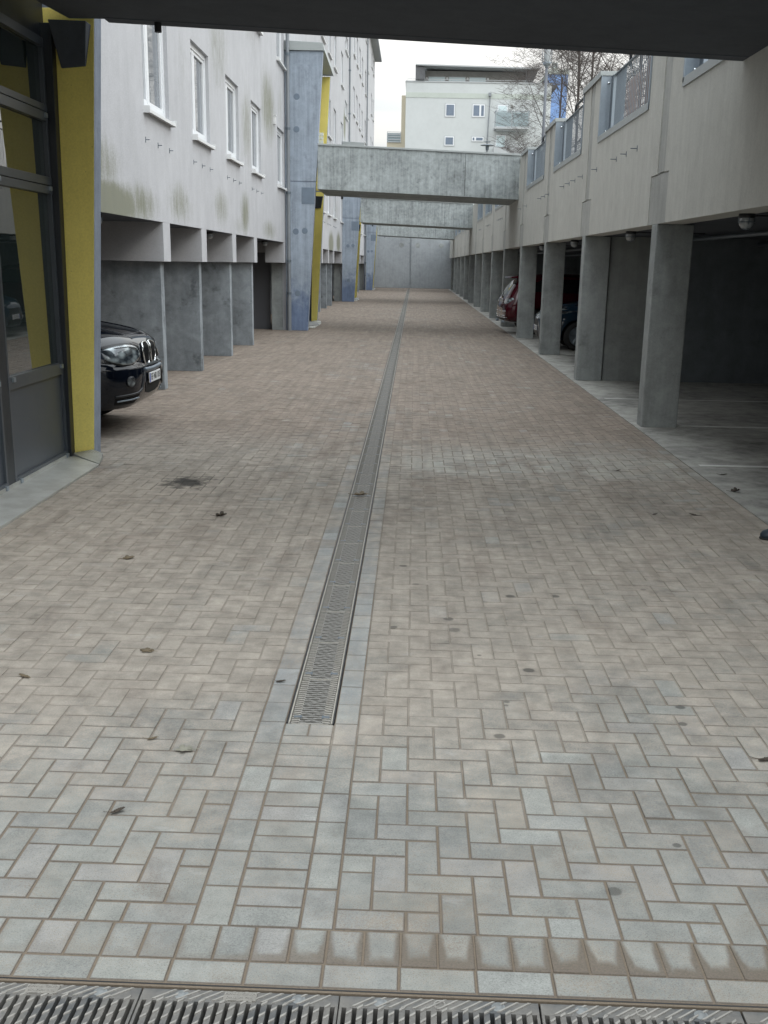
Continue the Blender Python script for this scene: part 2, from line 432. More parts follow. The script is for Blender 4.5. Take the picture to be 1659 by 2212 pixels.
def mat_glass(name, col, ior, rough, wav=0.0):
    m, g, b = newmat(name)
    P = g.pos(); n = g.noise(P, 1.2, 3)
    g.put(b.inputs['Base Color'], g.val(col, g.add(.8, g.mul(n, .4))))
    b.inputs['Roughness'].default_value = rough; b.inputs['IOR'].default_value = ior
    if wav: g.put(b.inputs['Normal'], g.bump(n, wav, .02))
    MATS[name] = m
mat_glass('door_glass', (.022, .032, .032), 3.2, .012, .03)
mat_glass('window_glass', (.16, .18, .20), 1.7, .02, .05)
mat_glass('car_glass', (.012, .014, .016), 1.6, .03)
def mat_paint(name, col, fl=.0):
    m, g, b = newmat(name)
    b.inputs['Base Color'].default_value = (*col, 1); b.inputs['Roughness'].default_value = .32
    b.inputs['Metallic'].default_value = 0.0; b.inputs['Specular IOR Level'].default_value = .0
    b.inputs['Coat Weight'].default_value = 1.0; b.inputs['Coat Roughness'].default_value = .03
    n = g.noise(g.obj(), 2.5, 3); g.put(b.inputs['Roughness'], g.add(.25, g.mul(n, .15)))
    MATS[name] = m
mat_paint('paint_black', (.004, .006, .011), .2)
mat_paint('paint_blue', (.010, .028, .050), .3)
mat_paint('paint_red', (.055, .004, .010), .3)
def mat_headlight():
    m, g, b = newmat('headlight_lens')
    P = g.obj(); v = g.node('ShaderNodeTexVoronoi'); g.l.new(g.vscale(P, (1, 1, 1.6)), v.inputs['Vector']); v.inputs['Scale'].default_value = 9
    n = g.noise(P, 14, 4, .7)
    f = g.ss(g.add(g.mul(v.outputs[0], .8), g.mul(n, .5)), .25, .85)
    g.put(b.inputs['Base Color'], g.mix(f, (.40, .46, .48), (.04, .05, .06)))
    b.inputs['Roughness'].default_value = .12; b.inputs['Metallic'].default_value = .35
    b.inputs['Coat Weight'].default_value = 1.0; b.inputs['Coat Roughness'].default_value = .02
    MATS['headlight_lens'] = m
mat_headlight()
def mat_cast():
    m, g, b = newmat('cast_iron')
    P = g.obj(); n = g.noise(P, 30, 4, .7); n2 = g.noise(P, 6, 4, .6)
    c = g.mix(g.ss(n2, .35, .65), (.085, .088, .09), (.175, .165, .15))
    g.put(b.inputs['Base Color'], g.val(c, g.add(.6, g.mul(n, .8))))
    b.inputs['Roughness'].default_value = .6; b.inputs['Metallic'].default_value = .25
    g.put(b.inputs['Normal'], g.bump(n, .5, .003)); MATS['cast_iron'] = m
    m, g, b = newmat('cast_rib')
    P = g.obj(); n = g.noise(P, 30, 4, .7)
    g.put(b.inputs['Base Color'], g.val((.29, .275, .25), g.add(.55, g.mul(n, .8))))
    b.inputs['Roughness'].default_value = .6; MATS['cast_rib'] = m
    m, g, b = newmat('cast_pad')
    P = g.obj(); n = g.noise(P, 45, 4, .7)
    g.put(b.inputs['Base Color'], g.val((.24, .225, .20), g.add(.55, g.mul(n, .8))))
    b.inputs['Roughness'].default_value = .8; MATS['cast_pad'] = m
    m, g, b = newmat('checker_plate')
    P = g.pos(); x, y, z = g.xyz(P)
    a1 = g.m('SINE', g.mul(g.add(x, y), 150.0)); a2 = g.m('SINE', g.mul(g.sub(x, y), 150.0))
    chk = g.mul(g.m('ABSOLUTE', a1), g.m('ABSOLUTE', a2)); n = g.noise(P, 4, 4, .6)
    c = g.mix(g.ss(n, .35, .65), (.46, .47, .45), (.36, .36, .34))
    g.put(b.inputs['Base Color'], g.val(c, g.add(.80, g.mul(chk, .75))))
    b.inputs['Metallic'].default_value = .45; b.inputs['Roughness'].default_value = .42
    g.put(b.inputs['Normal'], g.bump(chk, .5, .004)); MATS['checker_plate'] = m
mat_cast()

# ================================================================ SETTING
XL, XR = -3.5, 2.755
T = 24.2
SOF = 2.325
# ---- base ground to the horizon
gb = MB().box(-400, 400, -300, 900, -.60, -.50)
tag(gb.build('ground', 'asphalt'), kind='structure')

# ---- paving: every stone modelled in one sheet
def paving():
    m_ = .1025; XS = -.594
    stones = []                                   # x0, x1, y0, y1
    y0 = 2.712
    ny = int((88.4-y0)/m_)
    def herring(xa, xb, sgn):                      # columns counted from xa towards xb
        nx = int(round(abs(xb-xa)/m_)); st = {}
        for i in range(nx):
            for j in range(ny):
                s = ((i+j) if sgn > 0 else (i-j)) % 4
                key = None
                if sgn > 0:
                    if s == 0: key = (i, j, 'h')
                    elif s == 1: key = (i-1, j, 'h')
                    elif s == 2: key = (i, j, 'v')
                    else: key = (i, j-1, 'v')
                else:
                    if s == 0: key = (i, j, 'h')
                    elif s == 1: key = (i-1, j, 'h')
                    elif s == 3: key = (i, j, 'v')
                    else: key = (i, j-1, 'v')
                st.setdefault(key, []).append((i, j))
        for k, cells in st.items():
            ia = min(c[0] for c in cells); ib = max(c[0] for c in cells)+1
            ja = min(c[1] for c in cells); jb = max(c[1] for c in cells)+1
            if xb > xa: X0, X1 = xa+ia*m_, xa+ib*m_
            else: X0, X1 = xa-ib*m_, xa-ia*m_
            stones.append((X0, X1, y0+ja*m_, y0+jb*m_))
    herring(-.594, -8.8, -1); herring(-.187, 2.58, -1)
    # rows beside the channel and the column below it
    k = 0; y = y0
    while y < 88.3:
        for xa, xb in ((-.594, -.4865), (-.2855, -.187)): stones.append((xa, xb, y, y+.205))
        y += .205
    y = y0
    while y < 3.98: stones.append((-.4865, -.2855, y, min(y+.1025, 4.018))); y += .1025
    stones.append((-.4865, -.386, 4.018, 4.137)); stones.append((-.386, -.2855, 4.018, 4.137))
    # border next to the garage floor
    y = 2.72; 
    while y < 88.3: stones.append((2.583, 2.685, y, y+.205)); y += .205
    # cut header row and the stretcher row against the big drain
    x = -8.81
    while x < 2.6: stones.append((x, x+.1025, 2.553, 2.712)); x += .1025
    x = -8.813
    while x < 2.6: stones.append((x, x+.205, 2.452, 2.553)); x += .205
    # behind the drain, under the photographer
    y = 1.90
    while y > -4:
        x = -3.4
        while x < 2.6: stones.append((x, x+.205, y-.1025, y)); x += .205
        y -= .1025
    A = np.array(stones); n = len(A)
    g_ = .0016; ch = .0020
    rs = np.random.RandomState(3)
    g2 = g_+rs.rand(n)*.0012
    x0, x1, ya, yb = A[:,0]+g2, A[:,1]-g2, A[:,2]+g2, A[:,3]-g2
    zt = rs.randn(n)*.0007
    tx = rs.randn(n)*.004; ty = rs.randn(n)*.004
    V = np.zeros((n, 8, 3))
    for c, (xx, yy) in enumerate(((x0,ya),(x1,ya),(x1,yb),(x0,yb))):
        V[:,c,0] = xx; V[:,c,1] = yy; V[:,c,2] = -.0045
    for c, (xx, yy) in enumerate(((x0+ch,ya+ch),(x1-ch,ya+ch),(x1-ch,yb-ch),(x0+ch,yb-ch))):
        V[:,4+c,0] = xx; V[:,4+c,1] = yy
        V[:,4+c,2] = zt + tx*(xx-(x0+x1)/2) + ty*(yy-(ya+yb)/2)
    # gentle waviness of the bed + the lane's slight skew
    V[:,:,1] -= .019*(V[:,:,0]+.5)*np.clip((9-V[:,:,1])/4, 0, 1)
    F = np.array([(4,5,6,7),(0,1,5,4),(1,2,6,5),(2,3,7,6),(3,0,4,7)])
    faces = (np.arange(n)[:,None,None]*8+F[None]).reshape(-1, 4)
    me = bpy.data.meshes.new('paving')
    me.vertices.add(n*8); me.vertices.foreach_set('co', V.reshape(-1))
    nf = len(faces); me.loops.add(nf*4); me.loops.foreach_set('vertex_index', faces.reshape(-1).astype(np.int32))
    me.polygons.add(nf); me.polygons.foreach_set('loop_start', np.arange(nf, dtype=np.int32)*4)
    try: me.polygons.foreach_set('loop_total', np.full(nf, 4, dtype=np.int32))
    except Exception: pass
    me.update(calc_edges=True)
    ca = me.color_attributes.new('rnd', 'FLOAT_COLOR', 'POINT')
    c = np.ones((n, 8, 4)); c[:,:,0] = rs.rand(n)[:,None]; c[:,:,1] = rs.rand(n)[:,None]
    ca.data.foreach_set('color', c.reshape(-1))
    # local coordinates: the distance to the nearest long and short edge is interpolated from corners, so
    # store it on a centre-split top instead: u,v run 0..w; shader takes the folded value
    uvl = me.uv_layers.new(name='local')
    W = (x1-x0); L = (yb-ya)
    uv = np.zeros((n, 5, 4, 2))
    for k_, vi in enumerate((0, 1, 2, 3)):
        uv[:,0,k_,0] = np.where(k_ in (0, 3), 0, 1)*W; uv[:,0,k_,1] = np.where(k_ in (0, 1), 0, 1)*L
    uvl.data.foreach_set('uv', uv.reshape(-1))
    sz = me.uv_layers.new(name='size'); s2 = np.zeros((n, 5, 4, 2)); s2[...,0] = W[:,None,None]; s2[...,1] = L[:,None,None]
    sz.data.foreach_set('uv', s2.reshape(-1))
    me.polygons.foreach_set('use_smooth', [False]*nf)
    me.materials.append(MATS['paving_stone'])
    o = bpy.data.objects.new('paving', me); COL.objects.link(o)
    tag(o, kind='structure')
    # bedding sand just below the stone tops, left open over the two drains
    b = MB()
    for (xa, xb, ya_, yb_) in ((-8.8, -.4865, 2.44, 88.6), (-.2855, 2.70, 2.44, 88.6), (-.4865, -.2855, 2.44, 4.13), (-.4865, -.2855, 85.9, 88.6), (-3.5, 2.7, -4, 1.90)):
        nx = max(1, int((xb-xa)/.5)); 
        b.quad((xa,ya_-.019*(xa+.5)*(1 if ya_>2 and ya_<3 else 0),-.0029),(xb,ya_-.019*(xb+.5)*(1 if ya_>2 and ya_<3 else 0),-.0029),(xb,yb_,-.0029),(xa,yb_,-.0029))
    so_ = b.build('joint_sand', 'joint_sand', fixn=False); tag(so_, kind='structure')
paving()
# fix the shader: fold uv with the stone size
def fold_uv():
    m = MATS['paving_stone']; t = m.node_tree; g = NG(t)
    un = [n for n in t.nodes if n.type == 'UVMAP'][0]
    sep = un.outputs[0].links[0].to_node
    s2 = g.node('ShaderNodeUVMap', uv_map='size'); a = g.xyz(s2.outputs[0])
    for i in (0, 1):
        src = sep.outputs[i]; links = list(src.links)
        f = g.mn(src, g.sub(a[i], src))
        for l in links:
            t.links.new(f, l.to_socket)
fold_uv()

# garage floor and kerb
fl = MB().box(2.69, 8.9, -6, 88.4, -.3, .004)
tag(fl.build('garage_floor', 'floor_concrete'), kind='structure')
ln = MB()
for k in range(-1, 14):
    yc = 13.185+5.45*k
    for yy in (yc+.0, yc+2.72): ln.box(2.80, 7.6, yy-.035, yy+.035, .005, .009)
tag(ln.build('bay_lines', 'white_line'), kind='structure')
tag(MB().box(3.06, 60, 1.5, 160, 3.31, 3.5).build('courtyard', 'courtyard_soil'), kind='structure')

# ================================================================ LEFT BUILDING
lb = thing('apartment_building', 'pale rendered apartment building with rows of white windows, algae stains and carports at its foot', 'building', (XL, 40, 0))
def P_(b, name, mats, parent, **kw):
    """build in world coordinates under a parent Empty that sits at its own location"""
    o = b.build(name, mats, parent, **kw)
    o.matrix_parent_inverse = Matrix.Translation(-parent.location) if parent.parent is None else Matrix()
    return o
WIN = []
ROWS = [(3.715, 5.085), (6.67, 8.06), (9.66, 11.05), (12.65, 14.10), (15.92, 16.95)]
def seg_windows():
    for s in range(4):
        for k, y0 in enumerate((14.94, 18.12, 21.31, 24.51, 29.06)):
            ya = y0+T*s
            if ya > 93: continue
            for r, (z0, z1) in enumerate(ROWS):
                if z0 > 1.83+.235*ya+1.0: continue
                WIN.append((ya, ya+1.5, z0, z1))
seg_windows()
STAIR = []
for s, ya in ((0, 32.1), (1, 56.2), (2, 80.4)):
    for z0 in (8.68, 11.62, 14.6):
        if z0 < 1.83+.235*ya+.5: STAIR.append((ya, ya+1.95, z0, z0+.70))
ALLW = WIN+STAIR
def facade():
    b = MB(); Y0, Y1, Z0, Z1 = 1.0, 94.5, SOF, 17.4
    ys = sorted(set([Y0, Y1]+[v for w in ALLW for v in w[:2]]))
    zs = sorted(set([Z0, Z1]+[v for w in ALLW for v in w[2:]]))
    ys = [v for i, v in enumerate(ys) if i == 0 or v-ys[i-1] > 1e-4]
    for i in range(len(ys)-1):
        cy = (ys[i]+ys[i+1])/2
        # merge vertical runs
        run = None
        for j in range(len(zs)-1):
            cz = (zs[j]+zs[j+1])/2
            hole = any(w[0] < cy < w[1] and w[2] < cz < w[3] for w in ALLW)
            if not hole and run is None: run = zs[j]
            if hole and run is not None: b.quad((XL,ys[i],run),(XL,ys[i+1],run),(XL,ys[i+1],zs[j]),(XL,ys[i],zs[j])); run = None
        if run is not None: b.quad((XL,ys[i],run),(XL,ys[i+1],run),(XL,ys[i+1],zs[-1]),(XL,ys[i],zs[-1]))
    D = .13
    for (a, c, z0, z1) in ALLW:
        b.quad((XL,a,z0),(XL-D,a,z0),(XL-D,a,z1),(XL,a,z1)); b.quad((XL,c,z0),(XL,c,z1),(XL-D,c,z1),(XL-D,c,z0))
        b.quad((XL,a,z1),(XL-D,a,z1),(XL-D,c,z1),(XL,c,z1)); b.quad((XL,a,z0),(XL,c,z0),(XL-D,c,z0),(XL-D,a,z0))
    b.quad((XL,Y1,Z0),(-16,Y1,Z0),(-16,Y1,Z1),(XL,Y1,Z1)); b.quad((XL,Y0,Z0),(-16,Y0,Z0),(-16,Y0,Z1),(XL,Y0,Z1))
    b.quad((-16,Y0,0),(-16,Y1,0),(-16,Y1,Z1),(-16,Y0,Z1)); b.quad((XL,Y0,Z1),(-16,Y0,Z1),(-16,Y1,Z1),(XL,Y1,Z1))
    b.quad((XL,Y1,0),(-16,Y1,0),(-16,Y1,Z0),(XL,Y1,Z0)) if False else None
    P_(b, 'wall', 'facade_render', lb, fixn=False)
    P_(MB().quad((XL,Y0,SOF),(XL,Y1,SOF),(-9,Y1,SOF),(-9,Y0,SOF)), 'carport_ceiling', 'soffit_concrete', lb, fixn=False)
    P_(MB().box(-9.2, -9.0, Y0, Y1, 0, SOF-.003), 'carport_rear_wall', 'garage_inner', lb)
facade()
# windows
def window_proto(w, h, stair=False):
    X = 0.0
    f = MB(); t = .075
    x0, x1 = -.125, -.055
    f.box(x0, x1, 0, t, 0, h); f.box(x0, x1, w-t, w, 0, h); f.box(x0, x1, t, w-t, 0, t); f.box(x0, x1, t, w-t, h-t, h)
    mu = w*.36
    f.box(x0, x1-.012, mu-.05, mu+.05, t, h-t)
    # sash frames
    for a, c in ((t, mu-.05), (mu+.05, w-t)):
        s = .05; xx0, xx1 = x0+.01, x1-.018
        f.box(xx0, xx1, a, a+s, t, h-t); f.box(xx0, xx1, c-s, c, t, h-t); f.box(xx0, xx1, a+s, c-s, t, t+s); f.box(xx0, xx1, a+s, c-s, h-t-s, h-t)
    o = f.build('window', 'white_plastic')
    p = MB()
    p.box(-.108, -.100, t+.05, mu-.1, t+.05, h-t-.05); p.box(-.108, -.100, mu+.1, w-t-.05, t+.05, h-t-.05)
    p.build('pane', 'window_glass', o)
    s = MB()
    s.hexa([(-.09,-.035,-.045),(.075,-.035,-.075),(.075,w+.035,-.075),(-.09,w+.035,-.045)], [(-.09,-.035,-.012),(.075,-.035,-.035),(.075,w+.035,-.035),(-.09,w+.035,-.012)])
    for yy in (-.05, w+.035): s.box(-.0, .085, yy, yy+.015, -.085, .0)
    s.build('sill', 'white_sill', o)
    return o
protos = {}
def place_windows():
    for (a, c, z0, z1) in ALLW:
        key = (round(c-a, 3), round(z1-z0, 3))
        if key not in protos:
            o = protos[key] = window_proto(*key)
        else: o = dup(protos[key])
        o.parent = lb; o.matrix_parent_inverse = Matrix.Translation(-lb.location); o.location = (XL, a, z0)
place_windows()
# eave with tiles
ev = MB().box(XL-.3, XL+.42, 1, 94.9, 17.38, 17.48)
P_(ev, 'eave', 'roof_edge', lb)
rf = MB(); yy = 1.0
while yy < 94.9:
    rf.hexa([(XL-1.6,yy,18.1),(XL+.50,yy,17.52),(XL+.50,yy+.27,17.52),(XL-1.6,yy+.27,18.1)], [(XL-1.6,yy,18.16),(XL+.50,yy,17.60),(XL+.50,yy+.27,17.60),(XL-1.6,yy+.27,18.16)])
    rf.tube([(XL-1.6,yy+.14,18.17),(XL+.50,yy+.14,17.61)], .06, 5); yy += .30
P_(rf, 'roof', 'roof_edge', lb)
P_(MB().tube([(XL+.47,1,17.44),(XL+.47,94.9,17.44)], .075, 8), 'gutter', 'zinc_pipe', lb)
# carport walls: white insulated upper piece on a thinner grey wall
for s in range(4):
    for k, yc in enumerate((15.995, 18.835, 21.98, 24.93)):
        y = yc+T*s
        if y > 92: continue
        P_(MB().box(-8.95, XL+.0, y-.225, y+.225, 1.80, SOF+.002), 'upper_fin', 'facade_render', lb)
        P_(MB().box(-8.95, -3.583, y-.10, y+.10, 0, 1.797), 'carport_wall', 'carport_concrete', lb, bevel=.006)
    y = 30.28+T*s
    if y < 90:
        P_(MB().box(-4.0, XL, y, y+.46, 1.80, SOF+.002).box(-8.95, -4.0, y+.85, y+.95, 2.06, SOF+.002).box(-4.0, -3.98, y+.46, y+.85, 1.8, SOF+.002), 'upper_fin', 'facade_render', lb)
        P_(MB().box(-3.90, -3.60, y+.5, y+.95, 0, 1.797), 'carport_wall', 'column_concrete', lb, bevel=.006)
        P_(MB().box(-3.597, XL+.0, y+.52, y+.95, 0, 1.797), 'corner_strip', 'facade_render', lb)
        d = P_(MB().box(-4.95, -3.985, y+.85, y+.90, 0, 2.06), 'steel_door', 'door_paint', lb)
        P_(MB().box(-8.95, -4.95, y+.85, y+.95, 0, 2.06), 'carport_wall', 'carport_concrete', lb)
# porch side walls block the carport from the first porch
P_(MB().box(-8.95, XL, 10.40, 10.55, 0, SOF), 'carport_wall', 'carport_concrete', lb)
# little wire hooks
def hooks(rows, X, z, sgn, parent, ln):
    for y in rows:
        h = MB().box(min(X, X+.006*sgn), max(X, X+.006*sgn), y-.010, y+.010, z-.035, z+.035).tube([(X, y, z), (X+ln*sgn, y, z)], .006, 5)
        P_(h, 'wire_hook', 'galvanised_dark', parent)
hk = []
for s in range(2):
    for y0 in (14.94, 18.12, 21.31, 24.51):
        hk += [y0+.0+T*s, y0+.71+T*s, y0+1.42+T*s]
hooks(hk, XL, 3.31, 1, lb, .055)
P_(MB().box(XL, XL+.05, 28.35, 28.50, 5.05, 5.22).box(XL, XL+.06, 28.37, 28.48, 5.24, 5.27), 'vent_cover', 'white_sill', lb)

# ================================================================ END WALL
ew = thing('end_wall', 'tall pale concrete wall closing the far end of the lane', 'wall', (0, 88.5, 0))
P_(MB().box(-3.5, -.40, 88.5, 88.9, 0, 4.7).box(-.28, 3.0, 88.5, 88.9, 0, 4.7).box(-.40, -.28, 88.56, 88.9, 0, 4.7), 'panel', 'end_concrete', ew, bevel=.02)
for x in (-1.03, .24, 2.08):
    P_(MB().lathe([(.001,-.01),(.12,-.01),(.17,-.006),(.19,.0)], (x, 88.5, 3.24), 'y', 20), 'tie_mark', 'column_concrete', ew)

# ================================================================ RIGHT BUILDING
rb = thing('garage_building', 'long concrete garage terrace with open parking bays below and railed openings above', 'building', (XR, 40, 0))
PER = 5.45
def right_wall():
    panels = MB(); b = MB()
    Yn, Yf = -6.0, 88.4
    ks = list(range(-4, 15))
    # backing body
    def top(y): pass
    for k in ks:
        c = 13.04+PER*k                      # column near face
        cn = c+PER
        s0, s1 = c-.15, c+.20                # strip
        n0 = cn-.15
        p0, p1 = c-.37, c+.53                # lower patch
        q0 = cn-.37
        oy0, oy1 = c+.96+.0, c+.96+3.74      # opening
        o0, o1 = oy0, oy1
        zt, zs = 4.60, 3.67
        x0, x1 = XR, XR+.035
        g_ = .013
        # main panel (y from s1/p1 to n0/q0), with the opening cut out of its top
        poly = [(p1+g_, SOF), (q0-g_, SOF), (q0-g_, 2.87), (n0-g_, 2.87), (n0-g_, zt), (o1, zt), (o1, zs), (o0, zs), (o0, zt), (s1+g_, zt), (s1+g_, 2.87), (p1+g_, 2.87)]
        A, B, C_ = poly[:2]+[(n0-g_, 2.87)], None, None
        panels.prism([(p1+g_, SOF), (q0-g_, SOF), (q0-g_, 2.87), (p1+g_, 2.87)], 'x', x0, x1)
        panels.prism([(s1+g_, 2.87), (n0-g_, 2.87), (n0-g_, zs), (s1+g_, zs)], 'x', x0, x1)
        panels.prism([(s1+g_, zs), (o0, zs), (o0, zt), (s1+g_, zt)], 'x', x0, x1)
        panels.prism([(o1, zs), (n0-g_, zs), (n0-g_, zt), (o1, zt)], 'x', x0, x1)
        # strip and patch
        P_(MB().box(x0+.008, x1, s0+g_, s1-g_, 2.87+g_, zt).box(x0+.005, x1, p0+g_, p1-g_, SOF, 2.87-g_), 'infill_strip', 'infill_concrete', rb)
        # body behind
        b.box(XR+.035, XR+.30, s0-.60, o0, SOF, zt-.004)
        b.box(XR+.035, XR+.30, o0, o1, SOF, zs-.004)
    wl = P_(panels, 'wall_panel', 'wall_concrete', rb)
    P_(b, 'wall_core', 'wall_concrete', rb)
right_wall()
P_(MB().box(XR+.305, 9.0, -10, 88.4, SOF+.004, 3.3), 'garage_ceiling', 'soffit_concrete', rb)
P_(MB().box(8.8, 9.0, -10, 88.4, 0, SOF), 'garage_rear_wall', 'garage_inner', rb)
for k in range(-2, 14):
    y = 13.04+PER*k
    P_(MB().box(XR+.002, 3.18, y, y+.29, 0, SOF-.002), 'column', 'column_concrete', rb, bevel=.012)
for k in (-2, 1, 6, 9, 12):
    y = 13.04+PER*k
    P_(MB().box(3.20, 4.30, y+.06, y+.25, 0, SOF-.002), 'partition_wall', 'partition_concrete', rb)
    P_(MB().box(4.302, 8.79, y+.07, y+.24, 0, SOF-.002), 'partition_wall', 'garage_inner', rb)  # deeper half takes the darker material, so its shade is painted in
# coping on the high pieces
for k in range(-1, 14):
    c = 13.04+PER*k; a, e = c+.96-PER+3.74, c+.96
    y0, y1 = a-.03, e+.03
    P_(MB().box(XR-.03, XR+.34, y0, y1, 4.60, 4.665).box(XR-.035, XR-.028, y0, y1, 4.575, 4.665), 'coping', 'zinc_cap', rb, bevel=.004)
# railings in the openings (none where a bridge lands)
def railing(o0, o1, detail):
    fr = MB()
    fr.box(XR-.012, XR+.34, o0+.0, o1, 3.668, 3.715)          # sill tray
    fr.box(XR-.014, XR-.010, o0, o1, 3.655, 3.745)            # front lip
    sill = P_(fr, 'railing', 'zinc_cap', rb)
    rv = MB().box(XR-.012, XR+.30, o1-.012, o1-.002, 3.718, 4.62).box(XR-.014, XR-.006, o1-.05, o1, 3.70, 4.60)
    rv.build('reveal_sheet', 'galvanised', sill)
    MB().box(XR-.012, XR+.30, o0+.002, o0+.012, 3.718, 4.62).box(XR-.018, XR-.006, o0, o0+.03, 3.66, 4.62).build('reveal_sheet', 'galvanised', sill)
    bars = MB(); x = XR+.19; y = o0+.10
    step = .11
    while y < o1-.2:
        d_ = .0045 if y < o1-.95 else .012
        bars.box(x-d_, x+d_, y-.003, y+.003, 3.74, 4.60); y += step
    # denser flat fins next to the far reveal
    bars.box(x-.02, x+.02, o0+.05, o1-.05, 4.60, 4.615).box(x-.02, x+.02, o0+.05, o1-.05, 3.73, 3.745)
    bars.box(x-.05, x-.04, o1-.16, o1-.02, 3.72, 4.60)
    bars.build('rail_bars', 'galvanised_dark', sill)
    MB().tube([(x+.06, o0-.05, 4.785), (x+.06, o1-.9, 4.785), (x+.06, o1-.85, 4.60)], .022, 8).build('handrail', 'frame_black', sill)
    bt = MB()
    for z in (3.82, 4.50): bt.lathe([(.001,-.028),(.014,-.024),(.02,-.014),(.022,0)], (XR+.10, o1-.012, z), 'y', 10)
    bt.build('rail_bolt', 'chrome', sill, smooth=True)
for k in range(-1, 13):
    c = 13.04+PER*k
    if k in (3, 7, 8, 12): continue
    railing(c+.96, c+.96+3.74, True)
rh = []
for y0 in (14.56, 20.73-.7, 25.24-1.4):
    rh += [y0, y0+.72, y0+1.45]
rh += [17.69, 19.15, 24.51+4.0, 30.0, 36.2, 36.9, 37.6, 42.0, 42.7, 43.4, 47.6, 48.3]
hooks(rh, XR, 3.275, -1, rb, .085)

for ya, yb in ((30.35, 30.765), (33.755, 34.09), (52.15, 54.79), (57.81, 61.34), (82.01, 83.14)):
    P_(MB().box(XR+.001, XR+.30, ya, yb, 3.672, 4.60), 'wall_infill', 'wall_concrete', rb)
P_(MB().box(4.52, 4.58, 18.60, 18.665, .76, .93), 'socket_box', 'white_sill', rb, bevel=.006)
for zz, xx in ((2.27, 4.2), (2.24, 5.6)):
    P_(MB().tube([(xx, -8, zz), (xx, 88, zz)], .03, 8), 'ceiling_pipe', 'galvanised_dark', rb)
# ================================================================ PORCHES (entrance towers)
def fin(near, y, zt, parent, name='side_wall'):
    """tapered concrete side wall; near wall shows its blue outside, far wall its yellow inside"""
    k0, k1 = (-2.905, .058) if near else (-2.99, .055)
    e = lambda z: k0+k1*z
    th = .22
    zs = [0, 3.88, 3.91, zt]
    b = MB()
    def blk(z0, z1, mi_front, mi_back, ins=0.0):
        q = [(XL+.003,y+ins),(e(z0)-ins,y+ins),(e(z0)-ins,y+th-ins),(XL+.003,y+th-ins)]
        r = [(XL+.003,y+ins),(e(z1)-ins,y+ins),(e(z1)-ins,y+th-ins),(XL+.003,y+th-ins)]
        k = len(b.v); b.v += [(p[0],p[1],z0) for p in q]+[(p[0],p[1],z1) for p in r]
        b.f += [(k,k+1,k+5,k+4),(k+1,k+2,k+6,k+5),(k+2,k+3,k+7,k+6),(k+3,k,k+4,k+7),(k+4,k+5,k+6,k+7),(k+3,k+2,k+1,k)]
        b.mi += [mi_front, 2, mi_back, 0, 0, 0]
    fr, bk = (0, 1) if near else (1, 0)
    blk(0, 3.88, fr, bk); blk(3.88, 3.91, 2, 2, .012); blk(3.91, zt, fr, bk)
    o = P_(b, name, ['blue_concrete', 'yellow_paint', 'edge_concrete'], parent, bevel=.008)
    return e
porch_data = [(6.2, 10.17, 7.1), (30.74, 34.75, 7.1), (54.75, 58.85, 7.1), (78.95, 83.2, 7.1)]
plabels = ['entrance porch with dark glazed doors and yellow side wall at the left edge',
           'nearest of the blue concrete entrance towers, tall tapered walls under a zinc roof cap',
           'second blue concrete entrance tower from the camera, seen under the first crossing bridge',
           'farthest blue concrete entrance tower, next to the end wall of the lane']
